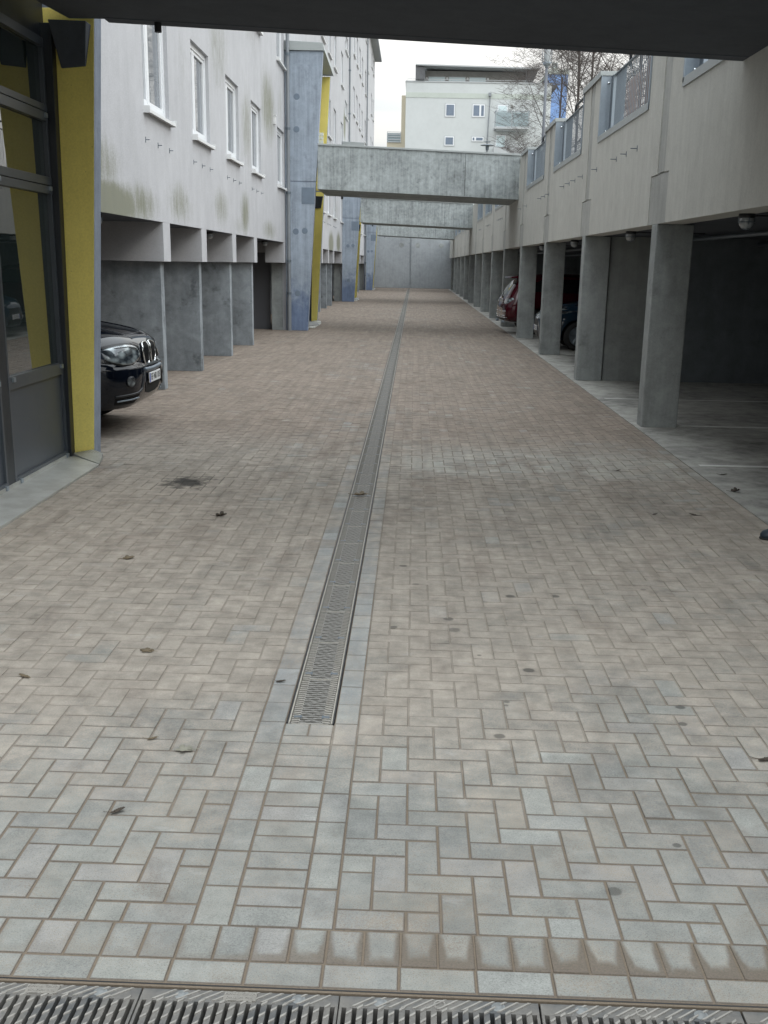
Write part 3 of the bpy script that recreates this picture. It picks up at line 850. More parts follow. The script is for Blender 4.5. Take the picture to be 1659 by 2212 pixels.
for i, (yn, yf, zt) in enumerate(porch_data):
    p = thing('entrance_porch', plabels[i], 'entrance', (-3.2, yn, 0), 'entrance porches along the pale building')
    en = fin(True, yn, zt, p); ef = fin(False, yf, zt, p)
    # roof cap
    cap = MB().hexa([(XL+.004, yn-.05, zt+.01), (en(zt)+.05, yn-.05, zt+.01), (ef(zt)+.08, yf+.28, zt+.06), (XL+.004, yf+.28, zt+.06)],
                    [(XL+.004, yn-.05, zt+.24), (en(zt)+.0, yn-.05, zt+.20), (ef(zt)+.05, yf+.28, zt+.27), (XL+.004, yf+.28, zt+.30)])
    P_(cap, 'roof_cap', 'zinc_cap', p, bevel=.006)
    # zone between the two walls: glazing in the plane x = -3.2
    gx = -3.20; y0, y1 = yn+.222, yf-.002
    n = 2 if i else 2
    wdt = (y1-y0-.10)/2.0
    if i == 0:
        muls = [8.58, 7.02]; leaf = [(8.66, 10.06), (7.10, 8.50), (6.44, 6.94)]
    else:
        muls = [y0+wdt]; leaf = [(y0+.10, y0+wdt-.07), (y0+wdt+.07, y1-.12)]
    fm = MB(); F0, F1 = gx-.07, gx
    fm.hexa([(F0-.02,y1-.11,.03),(gx+.030,y1-.11,.03),(gx+.030,y1,.03),(F0-.02,y1,.03)], [(F0-.02,y1-.11,3.74),(gx+.078,y1-.11,3.74),(gx+.078,y1,3.74),(F0-.02,y1,3.74)]); fm.box(F0, F1, y0, y0+.10, .03, 3.70)
    for m in muls: fm.box(F0, F1, m-.08, m+.08, .03, 3.60)
    fo = P_(fm, 'door_frame', 'frame_black', p, bevel=.003)
    P_(MB().box(gx-.10, gx-.02, y0, y1, 3.62, 6.9), 'upper_panel', 'frame_black', p)
    for (a, c) in leaf:
        door = MB(); gl = MB(); cl = MB()
        for (za, zb) in ((.03, .09), (.80, .90), (2.36, 2.425), (2.432, 2.50), (2.955, 3.03), (3.037, 3.09), (3.55, 3.62)):
            door.box(F0+.01, F1+.004, a-.002, c+.002, za, zb)
        door.box(F0+.012, F1+.002, a, a+.035, .09, 3.55); door.box(F0+.012, F1+.002, c-.035, c, .09, 3.55)
        do = P_(door, 'door_leaf', 'dark_frame', p, bevel=.002)
        for (za, zb) in ((.90, 2.36), (2.50, 2.955), (3.09, 3.55)):
            MB().box(F0+.02, F0+.035, a+.035, c-.035, za, zb).build('glass_pane', 'door_glass', do)
        MB().box(F0+.02, F0+.05, a+.036, c-.036, .09, .80).build('kick_panel', 'dark_panel', do)
        for yy in (a+.1, c-.07):
            for zz in (.055, .875, 2.405, 3.0): MB().box(F1+.004, F1+.022, yy-.022, yy+.022, zz-.018, zz+.018).build('hinge_clip', 'galvanised', do)
    # metal threshold plate
    sp = MB()
    s0, s1 = yn+1.09, yf-.03
    sp.hexa([(gx+.0,s0,.002),(-2.83,s0+.0,.002),(-2.83,s1-.38,.002),(gx+.0,s1-.0,.002)], [(gx,s0,.034),(-2.83,s0,.020),(-2.83,s1-.38,.020),(gx,s1,.034)])
    sp.hexa([(gx+.005,s1,.03),(-2.83,s1-.38,.018),(-2.87,s1-.10,.018),(-2.99,s1-.01,.03)], [(gx+.005,s1+.005,.05),(-2.83,s1-.375,.024),(-2.87,s1-.095,.075),(-2.99,s1-.005,.09)])
    sp.box(gx+.001, gx+.012, s0, s1-.02, .034, .062)
    P_(sp, 'threshold_plate', 'checker_plate', p)
    if i:
        P_(MB().hexa([(en(0)-.35,yn+.1,0),(en(0)+.10,yn+2.6,0),(-3.0,yf,0),(-3.2,yf,0)], [(en(0)-.35,yn+.1,.05),(en(0)+.08,yn+2.6,.05),(-3.0,yf,.05),(-3.2,yf,.05)]), 'plinth', 'plinth_concrete', p)
        for (mx_, mz_) in ((-3.18, 6.0), (-3.19, 5.2), (-3.22, 2.62), (-2.98, 2.64), (-3.18, 1.0)):
            P_(MB().lathe([(.001,-.004),(.05,-.004),(.075,-.003),(.08,.0)], (mx_, yn, mz_), 'y', 18), 'tie_mark', 'patch_grey', p)
        # gritty repair patch on the front of the blue wall
        P_(MB().box(-3.06, -2.72 if True else 0, yn-.006, yn-.001, 3.33, 3.75), 'repair_patch', 'patch_grey', p)
    # corbel carrying the bridge on the yellow wall, darkened and widened as painted shade
    P_(MB().hexa([(-3.08,yf-.03,3.40),(-2.87,yf-.03,3.42),(-2.87,yf-.001,3.42),(-3.08,yf-.001,3.40)], [(-3.12,yf-.20,3.75),(-2.81,yf-.16,3.75),(-2.81,yf-.001,3.75),(-3.12,yf-.001,3.75)]), 'corbel', 'soffit_concrete', p, bevel=.006)
    if i:
        P_(MB().box(-2.745, -2.675, yn+.5, yn+.57, 4.3, 5.22), 'gate_post', 'zinc_cap', p)
        gb_ = MB()
        for a in range(2):
            for c in range(5): gb_.box(-2.665+a*.075, -2.595+a*.075, yn+.52, yn+.56, 4.72+c*.095, 4.805+c*.095)
        P_(gb_, 'gate_panel', 'glass_block', p, bevel=.008)

# ================================================================ BRIDGES
blabels = ['footbridge right overhead whose dark underside crosses the top of the photo',
           'nearest of the footbridges crossing ahead, weathered grey parapet with zinc coping',
           'second footbridge ahead, seen below the nearest one, with faint rubbed out lettering',
           'farthest footbridge, small grey beam just in front of the end wall']
for i, (yn, y1, zl, zr) in enumerate([(6.95, 10.10, 3.754, 3.540), (30.77, 33.75, 3.715, 3.545), (54.80, 57.8, 3.72, 3.54), (79.0, 82.0, 3.72, 3.54)]):
    xl, xr = -2.64, 2.752
    dz = zr-zl
    br = thing('footbridge', blabels[i], 'footbridge', (0, (yn+y1)/2, zl), 'footbridges across the lane')
    def par(ya, yb, h0, h1):
        return MB().hexa([(xl,ya,zl+h0),(xr,ya,zr+h0),(xr,yb,zr+h0),(xl,yb,zl+h0)], [(xl,ya,zl+h1),(xr,ya,zr+h1-.03*0),(xr,yb,zr+h1),(xl,yb,zl+h1)])
    mo = 'bridge_concrete' if i else 'soffit_concrete'  # overhead bridge takes near-black concrete, the shade beneath it painted into the colour
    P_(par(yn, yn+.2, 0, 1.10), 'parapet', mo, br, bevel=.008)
    P_(par(y1-.2, y1, 0, 1.10), 'parapet', mo, br, bevel=.008)
    P_(par(yn+.202, y1-.202, .004, .30), 'deck', mo, br)
    for ya in (yn, y1-.2):
        P_(par(ya-.03, ya+.23, 1.102, 1.15), 'coping', 'zinc_cap', br, bevel=.004)
    for jx in ((1.30,) if i == 1 else (1.4,)):
        if i: P_(MB().box(jx-.005, jx+.005, yn-.0025, yn-.0005, zl+(jx-xl)/(xr-xl)*dz+.02, zl+(jx-xl)/(xr-xl)*dz+1.08), 'joint', 'black_plastic', br)
    # left end piece that reaches towards the porch
    x = -2.19 if i == 0 else -2.16
    zz = zl+(x-xl)/(xr-xl)*dz
    P_(MB().cyl((x, y1-.14, zz-.075), .030, .12, 12), 'drain_spout', 'black_plastic', br)
    if i == 0:
        P_(MB().hexa([(xl-.60,yn,3.76),(xl-.002,yn,3.76),(xl-.002,y1-.12,3.76),(xl-.30,y1-.12,3.76)], [(xl-.60,yn,4.1),(xl-.002,yn,4.1),(xl-.002,y1-.12,4.1),(xl-.30,y1-.12,4.1)]), 'end_block', 'soffit_concrete', br)
# faint lettering ghosted on the second bridge
# ================================================================ DOWNPIPES
def pipe(label, x, y, z0, z1, branch=False):
    t = thing('downpipe', label, 'downpipe', (x, y, z0), 'zinc downpipes on the pale building')
    b = MB().cyl((x, y, z0+.9 if z0 == 0 else z0), .048, z1-z0-(.9 if z0 == 0 else 0), 14)
    P_(b, 'pipe', 'zinc_pipe', t, smooth=False)
    if z0 == 0: P_(MB().cyl((x, y, 0), .060, .9, 14), 'standpipe', 'zinc_pipe', t)
    for z in ((1.0, 1.85, 3.6, 5.2, 7.0) if z0 == 0 else (9, 11, 13, 15)):
        if z < z1: P_(MB().lathe([(.048,-.03),(.064,-.03),(.064,.03),(.048,.03)], (x, y, z), 'z', 14), 'pipe_clamp', 'galvanised_dark', t)
pipe('grey downpipe beside the nearest blue entrance tower', -3.40, 30.62, 0, 17.3)
pipe('grey downpipe rising above the nearest crossing bridge on the pale facade', -3.40, 58.4, 7.5, 17.3)
pipe('farther grey downpipe near the end of the pale facade', -3.40, 78.8, 0, 17.3)

# ================================================================ BULKHEAD LAMPS
def lamp_proto():
    t = bpy.data.objects.new('bulkhead_lamp', None); COL.objects.link(t); t.empty_display_size = .1
    MB().lathe([(.001,0),(.085,0),(.09,-.03),(.075,-.045)], (0,0,0), 'z', 20).build('lamp_base', 'black_plastic', t, smooth=True)
    MB().lathe([(.075,-.04),(.082,-.07),(.075,-.115),(.05,-.145),(.001,-.155)], (0,0,0), 'z', 20).build('lamp_glass', 'lamp_glass', t, smooth=True)
    g = MB()
    for a in (0, math.pi/2):
        pts = [(.088*math.cos(a)*math.cos(t_), .088*math.sin(a)*math.cos(t_), -.04-.122*abs(math.sin(t_))) for t_ in [math.pi*j/12 for j in range(13)]]
        g.tube(pts, .0045, 5)
    g.tube([(.085*math.cos(2*math.pi*j/20), .085*math.sin(2*math.pi*j/20), -.085) for j in range(20)], .0045, 5, close=True)
    g.build('lamp_cage', 'galvanised_dark', t)
    MB().tube([(.08,0,-.02),(.4,.02,-.015),(1.2,.05,-.012)], .009, 5).build('cable', 'black_plastic', t)
    return t
LP = lamp_proto()
spots = [(2.99, 10.35, 'largest round bulkhead lamp under the right concrete edge, nearest the camera'), (2.99, 15.8, 'second bulkhead lamp on the right, between the first two columns'),
         (2.99, 21.3, 'third bulkhead lamp on the right, between the second and third columns'), (2.99, 26.6, 'fourth bulkhead lamp on the right, above the dark blue car'),
         (2.99, 31.6, 'fifth bulkhead lamp on the right, above the red car'),
         (-3.72, 13.25, 'bulkhead lamp above the black car under the left building'), (-3.72, 20.5, 'bulkhead lamp in the third carport opening on the left'), (-3.72, 28.1, 'bulkhead lamp above the steel door in the last opening before the blue tower')]
for i, (x, y, lab) in enumerate(spots):
    o = LP if i == 0 else dup(LP)
    o.location = (x, y, SOF); o.scale = (.86, .86, .86); tag(o, lab, 'lamp', 'bulkhead lamps under the ceilings')
    if x < 0: o.rotation_euler = (0, 0, math.pi)

# ================================================================ DRAINS
def slot_grate_mesh():
    b = MB(); L = .5; w0, w1 = -.0965, .0965
    b.box(w0+.006, w0+.012, 0, L, -.03, .001); b.box(w1-.012, w1-.006, 0, L, -.03, .001)
    b.box(w0+.015, -.048, .004, L-.004, -.02, -.006); b.box(.048, w1-.015, .004, L-.004, -.02, -.006)
    n = 21
    for j in range(n):                       # wavy cross bars
        y = (j+.5)*L/n
        pts = []; q = 8
        for s in range(q+1):
            x = -.052+.104*s/q; dy = .0032*math.sin((s/q)*math.pi*3+(j % 2)*math.pi)
            pts.append((x, y+dy, -.004-.0015*abs(math.sin(s*1.3))))
        k = len(b.v)
        for (x, yy, z) in pts:
            th = .0052+.0024*math.cos(x*180+j*2.1)
            b.v += [(x, yy-th, z), (x, yy+th, z), (x, yy+th, z-.014), (x, yy-th, z-.014)]
        for s in range(q):
            a = k+4*s
            for u in range(4): b.f.append((a+u, a+(u+1)%4, a+4+(u+1)%4, a+4+u)); b.mi.append(1)
        # ribs on the wings
        for sg in (-1, 1):
            x0, x1 = .050*sg, .082*sg
            b.hexa([(x0,y-.002,-.007),(x1,y-.002-.010,-.007),(x1,y+.0025-.010,-.007),(x0,y+.0025,-.007)], [(x0,y-.002,-.0005),(x1,y-.012,-.0005),(x1,y-.0075,-.0005),(x0,y+.0025,-.0005)], 1)
    b.box(w0+.016, w1-.016, -.001, .003, -.03, -.003)
    # clips
    for sg in (-1, 1):
        b.box(.058*sg-.016, .058*sg+.016, .06, .085, -.006, -.001, 2)
    return b
simple('drain_bar', (.25, .24, .22), .55, metal=.2, var=.25, scale=30)
gm, g_, b_ = newmat('grate_wing')
P0 = g_.obj(); nn_ = g_.noise(P0, 40, 3, .7)
oi = g_.node('ShaderNodeObjectInfo')
g_.put(b_.inputs['Base Color'], g_.val(g_.mix(oi.outputs['Random'], (.35, .33, .29), (.39, .36, .31)), g_.add(.6, g_.mul(nn_, .8)))); b_.inputs['Roughness'].default_value = .6
MATS['grate_wing'] = gm
sg0 = slot_grate_mesh().build('drain_grate', ['grate_wing', 'drain_bar', 'galvanised_dark'])
xc = -.386
glab = 'narrow cast iron grate in the long drain down the middle of the lane'
k = 0; y = 4.142
while y < 85.6:
    o = sg0 if k == 0 else sg0.copy()
    if k: COL.objects.link(o)
    o.location = (xc, y, 0); tag(o, glab, 'drain grate', 'narrow drain grates down the lane')
    y += .5015; k += 1
ch = MB().box(-.4835, -.4775, 4.14, 85.8, -.12, .002).box(-.2945, -.2885, 4.14, 85.8, -.12, .002).box(-.4775, -.2945, 4.14, 85.8, -.14, -.12)
tag(ch.build('drain_channel', 'black_plastic'), 'long narrow drain channel with thin steel edges running down the lane', 'drain')

def big_grate():
    """0.5155 wide heavy grate; local x 0..L, y 0 (far edge) .. -0.40"""
    L = .5125; b = MB()
    ya = -.045; slot = .0262; n = int(round(L/slot)); n = 19; p = L/n
    ws = .011
    Yb = -.42
    b.box(0, L, ya, 0, -.05, .0)                         # far band
    for j in range(n+1):
        x0 = j*p-(p-ws)/2 if j else 0; x1 = j*p+(p-ws)/2 if j < n else L
        x0 = max(0, x0); x1 = min(L, x1)
        b.box(x0, x1, Yb, ya, -.05, .0)
    # rounded slot ends
    rb_ = MB()
    for j in range(-3, n+3):                            # raised diagonal ribs
        x = j*p*1.15
        def clipx(v): return max(.004, min(L-.004, v))
        for (u0, u1, dy0, dy1) in ((0, .05, -.042, -.004),):
            xa, xb = x, x+.05
            if xa < .004 or xb+.0095 > L-.004: continue
            rb_.hexa([(xa,dy0,0),(xa+.0095,dy0,0),(xb+.0095,dy1,0),(xb,dy1,0)], [(xa+.001,dy0,.0035),(xa+.0085,dy0,.0035),(xb+.0085,dy1,.0035),(xb+.001,dy1,.0035)])
    for j in range(1, n):
        x0 = j*p-(p-ws)/2+.001; x1 = j*p+(p-ws)/2-.001
        for q in range(9):
            yy = -.055-q*.043-(j % 2)*.0215+.012
            if yy < Yb+.03: continue
            rb_.hexa([(x0,yy-.013,0),(x1,yy,0),(x1,yy+.010,0),(x0,yy-.003,0)], [(x0,yy-.012,.0035),(x1,yy+.001,.0035),(x1,yy+.009,.0035),(x0,yy-.004,.0035)])
    return b, rb_, L, p, ws
bg, br_, L, p, ws = big_grate()
def txt(s, size, name, mat, parent, loc, rot=(0,0,0), ext=.0012, align='CENTER'):
    cu = bpy.data.curves.new(name, 'FONT'); cu.body = s; cu.size = size; cu.extrude = ext; cu.align_x = align; cu.align_y = 'CENTER'
    cu.resolution_u = 2
    o = bpy.data.objects.new(name, cu); COL.objects.link(o)
    me = bpy.data.meshes.new_from_object(o); bpy.data.objects.remove(o)
    me.materials.clear(); me.materials.append(MATS[mat])
    m = bpy.data.objects.new(name, me); COL.objects.link(m); m.parent = parent; m.location = loc; m.rotation_euler = rot
    return m
root = thing('heavy_grate', '', 'drain grate', group='heavy grates along the bottom edge')
bg.build('bars', 'cast_iron', root, bevel=.0015); br_.build('ribs', 'cast_rib', root)
for bx in (.105, .4085):
    MB().lathe([(.001,.0045),(.009,.004),(.011,.001),(.016,.0006),(.018,.0)], (bx, -.021, 0), 'z', 14).build('bolt', 'bolt_steel', root, smooth=True)
gl4 = ['heavy slotted iron grate at the bottom left corner of the photo', 'heavy slotted iron grate left of the middle of the bottom edge, with raised lettering', 'heavy slotted iron grate right of the middle of the bottom edge', 'heavy slotted iron grate at the bottom right corner of the photo']
xs = [-1.180, -.664, -.149, .368, .886, -1.697]
GR = [root]+[dup(root) for _ in xs[1:]]
for i, x in enumerate(xs):
    o = GR[i]
    y = 2.430-.019*(x+.5)
    o.location = (x, y, -.004); o.rotation_euler = (0, 0, -.019)
    lab = (gl4+['heavy slotted iron grate just outside the right end of the row', 'heavy slotted iron grate just outside the left end of the row'])[i]
    tag(o, lab, 'drain grate', 'heavy grates along the bottom edge')
    if i < 2:
        pl = MB().box(.215, .300, -.040, -.006, .0, .0042).build('name_pad', 'cast_pad', o)
        txt('BIRCO GmbH', .0135, 'pad_lettering', 'cast_rib', pl, (.2575, -.0148, .0045)); txt('DIN D400 C600', .0105, 'pad_lettering', 'cast_rib', pl, (.2575, -.0312, .0045))
    else:
        MB().tube([(.2575+.014*math.cos(q*math.pi/10), -.021+.014*math.sin(q*math.pi/10), .001) for q in range(20)], .0025, 5, close=True).build('cast_ring', 'cast_rib', o)
cb = MB().box(-3.4, 2.7, 2.447, 2.452, -.2, -.002).box(-3.4, 2.7, 1.90, 1.99, -.2, -.004).box(-3.4, 2.7, 1.9, 2.45, -.22, -.2)
cbo = cb.build('drain_trough', 'black_plastic'); tag(cbo, 'dark steel drain trough under the heavy grates at the bottom edge', 'drain')
cbo.rotation_euler = (0, 0, -.019); cbo.location = (0, -.012, 0)
tag(MB().hexa([(-3.4,2.437+.055,-.02),(2.7,2.437-.061,-.02),(2.7,2.452-.061,-.02),(-3.4,2.452+.055,-.02)], [(-3.4,2.437+.055,-.003),(2.7,2.437-.061,-.003),(2.7,2.452-.061,-.003),(-3.4,2.452+.055,-.003)]).build('mortar_joint', 'joint_sand'), kind='structure')

# ================================================================ CARS
def car(name, label, paint, L, W, stations, half, arches, wheel_r, rough_glass=None):
    """stations: list of (x, [(y,z)...]) half sections bottom centre -> top centre (car front at x=0, body to -L)"""
    t = thing(name, label, 'car')
    v = []; f = []; n = len(stations[0][1]); full = 2*n-2
    for x, sec in stations:
        ring = [(x, yy, zz) for yy, zz in sec]+[(x, -yy, zz) for yy, zz in reversed(sec[1:-1])]
        v += ring
    for i in range(len(stations)-1):
        for j in range(full):
            j2 = (j+1) % full; f.append((i*full+j, i*full+j2, (i+1)*full+j2, (i+1)*full+j))
    f.append(tuple(range(full))); f.append(tuple((len(stations)-1)*full+j for j in reversed(range(full))))
    me = bpy.data.meshes.new('body'); me.from_pydata(v, [], f)
    bm = bmesh.new(); bm.from_mesh(me)
    # front/rear caps: fill with a grid-like fan across mirrored pairs
    for cap in [fc for fc in bm.faces if len(fc.verts) > 4]: bmesh.ops.delete(bm, geom=[cap], context='FACES_ONLY')
    bm.verts.ensure_lookup_table()
    for base in (0, (len(stations)-1)*full):
        for j in range(n-1):
            a, b2 = base+j, base+j+1
            c, d = base+(full-j-1) % full, base+(full-j) % full
            if j == 0: vs = [a, b2, c]
            elif j == n-2: vs = [a, b2, d]
            else: vs = [a, b2, c, d]
            try: bm.faces.new([bm.verts[q] for q in dict.fromkeys(vs)])
            except Exception: pass
    bmesh.ops.recalc_face_normals(bm, faces=bm.faces); bm.to_mesh(me); bm.free()
    o = bpy.data.objects.new('body', me); COL.objects.link(o)
    md = o.modifiers.new('s', 'SUBSURF'); md.levels = 3; md.render_levels = 3
    cut = MB()
    for ax, r in arches:
        cut.lathe([(.001,-W),(r,-W),(r,-W*.5+.30),(.001,-W*.5+.30)], (ax, 0, wheel_r), 'y', 40)
        cut.lathe([(.001,W*.5-.30),(r,W*.5-.30),(r,W),(.001,W)], (ax, 0, wheel_r), 'y', 40)
    co = cut.build('cut', 'void')
    bo = o.modifiers.new('b', 'BOOLEAN'); bo.object = co; bo.operation = 'DIFFERENCE'; bo.solver = 'EXACT'
    dg = bpy.context.evaluated_depsgraph_get(); dg.update()
    m2 = bpy.data.meshes.new_from_object(o.evaluated_get(dg))
    bpy.data.objects.remove(o); bpy.data.objects.remove(co)
    m2.name = 'body'; m2.materials.clear(); m2.materials.append(MATS[paint]); m2.polygons.foreach_set('use_smooth', [True]*len(m2.polygons))
    m2.polygons.foreach_set('material_index', [0]*len(m2.polygons))
    body = bpy.data.objects.new('body', m2); COL.objects.link(body); body.parent = t
    bv = BVHTree.FromPolygons([v_.co.copy() for v_ in m2.vertices], [list(p_.vertices) for p_ in m2.polygons])
    # wheels
    for ax, r in arches:
        for sg in (-1, 1):
            w = MB(); yy = sg*(W/2-.13)
            w.lathe([(wheel_r*.66,-.11),(wheel_r*.93,-.115),(wheel_r,-.07),(wheel_r,.07),(wheel_r*.93,.115),(wheel_r*.66,.11)], (ax, yy, wheel_r), 'y', 32)
            wo = w.build('wheel', 'black_rubber', t, smooth=True)
            rm = MB().lathe([(wheel_r*.66,-.10*sg),(wheel_r*.69,.10*sg),(wheel_r*.60,.085*sg),(wheel_r*.60,-.05*sg),(.001,-.05*sg)], (ax, yy, wheel_r), 'y', 32)
            for q in range(5):
                a = 2*math.pi*q/5+.3
                for da in (-.09, .09):
                    rm.tube([(ax+.05*math.cos(a), yy+.06*sg, wheel_r+.05*math.sin(a)), (ax+wheel_r*.64*math.cos(a+da), yy+.075*sg, wheel_r+wheel_r*.64*math.sin(a+da))], .018, 6)
            rm.build('rim', 'galvanised', wo)
    t['_'] = 0; del t['_']
    return t, bv
def ray_x(bv, y, z, frm=3.0):
    d = Vector((-1 if frm > 0 else 1, 0, 0)); h = bv.ray_cast(Vector((frm, y, z)), d)
    return h[0] if h[0] is not None else None
def decal(bv, poly, off, name, mat, parent, frm=3.0, nx=14, nz=10, smooth=True, thick=0):
    """cover the outline poly (y,z) with a skin lying on the body"""
    ys = [p_[0] for p_ in poly]; zs = [p_[1] for p_ in poly]
    y0, y1 = min(ys), max(ys)
    def span(y):
        zz = []
        for i in range(len(poly)):
            a, b = poly[i], poly[(i+1) % len(poly)]
            if (a[0]-y)*(b[0]-y) <= 0 and abs(a[0]-b[0]) > 1e-9:
                zz.append(a[1]+(b[1]-a[1])*(y-a[0])/(b[0]-a[0]))
        return (min(zz), max(zz)) if len(zz) > 1 else None
    b = MB(); grid = []
    sg = 1 if frm > 0 else -1
    for i in range(nx+1):
        y = y0+(y1-y0)*(.002+.996*i/nx); s = span(y)
        if s is None: s = (sum(zs)/len(zs),)*2
        row = []
        for j in range(nz+1):
            z = s[0]+(s[1]-s[0])*j/nz; h = ray_x(bv, y, z, frm)
            row.append((h.x+off*sg, y, z) if h is not None else None)
        grid.append(row)
    last = None
    for i in range(nx):
        for j in range(nz):
            q = (grid[i][j], grid[i+1][j], grid[i+1][j+1], grid[i][j+1])
            if all(q): b.quad(*q)
    if not b.f: return None
    o = b.build(name, mat, parent, fixn=False)
    bm = bmesh.new(); bm.from_mesh(o.data); bmesh.ops.remove_doubles(bm, verts=bm.verts, dist=1e-5); bm.to_mesh(o.data); bm.free()
    if smooth: o.data.polygons.foreach_set('use_smooth', [True]*len(o.data.polygons))
    if thick:
        md = o.modifiers.new('t', 'SOLIDIFY'); md.thickness = thick; md.offset = 0
    return o
def chaikin(p, n=2):
    for _ in range(n):
        q = []
        for i in range(len(p)):
            a, b = p[i], p[(i+1) % len(p)]
            q += [(a[0]*.75+b[0]*.25, a[1]*.75+b[1]*.25), (a[0]*.25+b[0]*.75, a[1]*.25+b[1]*.75)]
        p = q
    return p
def line_on(bv, pts, r, off, frm=3.0, sub=6, close=False):
    out = []; n = len(pts); sg = 1 if frm > 0 else -1
    for i in range(n if close else n-1):
        a, b = pts[i], pts[(i+1) % n]
        for s in range(sub):
            y = a[0]+(b[0]-a[0])*s/sub; z = a[1]+(b[1]-a[1])*s/sub; h = ray_x(bv, y, z, frm)
            if h is not None: out.append((h.x+off*sg, y, z))
    if not close:
        h = ray_x(bv, pts[-1][0], pts[-1][1], frm)
        if h is not None: out.append((h.x+off*sg, pts[-1][0], pts[-1][1]))
    return out
def seg(w, zb, zt, wt, belt, zbelt, zl=.45):
    """half section: floor centre, floor edge, sill, flank, belt, roof edge, roof centre"""
    return [(0, zb), (w*.80, zb), (w*.97, zb+.10), (w, zl+.12), (w*.99, zbelt-.14), (belt, zbelt), (wt+(belt-wt)*.25, zt-(zt-zbelt)*.22), (wt*.80, zt-.01*0-.012), (0, zt)]
def plate(parent, text, x, z, y=0, face=1, w=.52, h=.11, name='number_plate'):
    o = MB().box(min(x, x+.012*face), max(x, x+.012*face), y-w/2, y+w/2, z-h/2, z+h/2).build(name, 'plate_white', parent, bevel=.004)
    MB().box(min(x+.0125*face, x+.0135*face), max(x+.0125*face, x+.0135*face), y-face*w/2*.0+(-w/2+.004 if face > 0 else w/2-.044), y+(-w/2+.044 if face > 0 else w/2-.004), z-h/2+.005, z+h/2-.005).build('country_strip', 'plate_blue', o)
    r = (math.pi/2, 0, math.pi/2 if face > 0 else -math.pi/2)
    txt(text, .098, 'plate_lettering', 'ink', o, (x+.0135*face, y+.022*face, z), r, ext=.0006)
    return o
# ---- black off-roader on the left, nose towards the lane
Wd = 1.93; w = Wd/2
st = [
 (-.03, seg(.44, .44, .90, .25, .36, .80, .48)),
 (-.075, seg(.68, .36, .975, .40, .58, .88, .46)),
 (-.18, seg(.88, .28, 1.05, .52, .78, .95, .42)),
 (-.38, seg(.945, .27, 1.10, .60, .87, .99, .42)),
 (-.75, seg(.960, .27, 1.155, .64, .90, 1.03, .42)),
 (-1.25, seg(.965, .27, 1.205, .66, .91, 1.05, .42)),
 (-1.45, seg(.965, .27, 1.22, .68, .905, 1.06, .42)),
 (-2.15, seg(.965, .27, 1.70, .60, .90, 1.10, .42)),
 (-2.6, seg(.965, .27, 1.765, .60, .90, 1.11, .42)),
 (-3.6, seg(.965, .27, 1.76, .60, .90, 1.13, .42)),
 (-4.3, seg(.96, .28, 1.69, .58, .88, 1.15, .42)),
 (-4.68, seg(.93, .32, 1.2, .60, .84, 1.06, .45)),
 (-4.82, seg(.86, .40, .95, .60, .78, .88, .48)),
]
suv, bv = car('parked_car', 'glossy black off-roader with twin chrome kidney grilles, nose out of the left carport', 'paint_black', 4.85, Wd, st, w, [(-.90, .43), (-3.83, .43)], .37)
def mir(poly): return [(-a, b) for a, b in poly]
def bumper():
    b = MB(); n = 36; ring = 0; half = .958
    for i in range(n+1):
        y = half*math.sin((-1+2*i/n)*math.pi/2*.98)/math.sin(math.pi/2*.98); u = abs(y)/half
        xf = .012-.05*u**2-.42*u**7; h2 = ray_x(bv, y*.985, .60); xf = max(xf, (h2.x if h2 is not None else -9)+.016)
        h = ray_x(bv, y*.96, .80); xb = min(h.x if h is not None else xf-.1, xf-.04)
        sec = [(xb-.06, .775), (xb+.004, .762), (xf-.035, .735), (xf-.008, .715), (xf, .69), (xf-.002, .55), (xf-.006, .47), (xf-.03, .40), (xf-.07, .34), (xf-.14, .285), (xf-.30, .262)]
        ring = len(sec)
        b.v += [(x_, y, z_) for x_, z_ in sec]
    for i in range(n):
        for j in range(ring-1): b.f.append((i*ring+j, (i+1)*ring+j, (i+1)*ring+j+1, i*ring+j+1)); b.mi.append(0)
    o = b.build('bumper', 'paint_black', suv, smooth=True)
    me = o.data
    return o, BVHTree.FromPolygons([v_.co.copy() for v_ in me.vertices], [list(p_.vertices) for p_ in me.polygons])
bumper_o, bb = bumper()
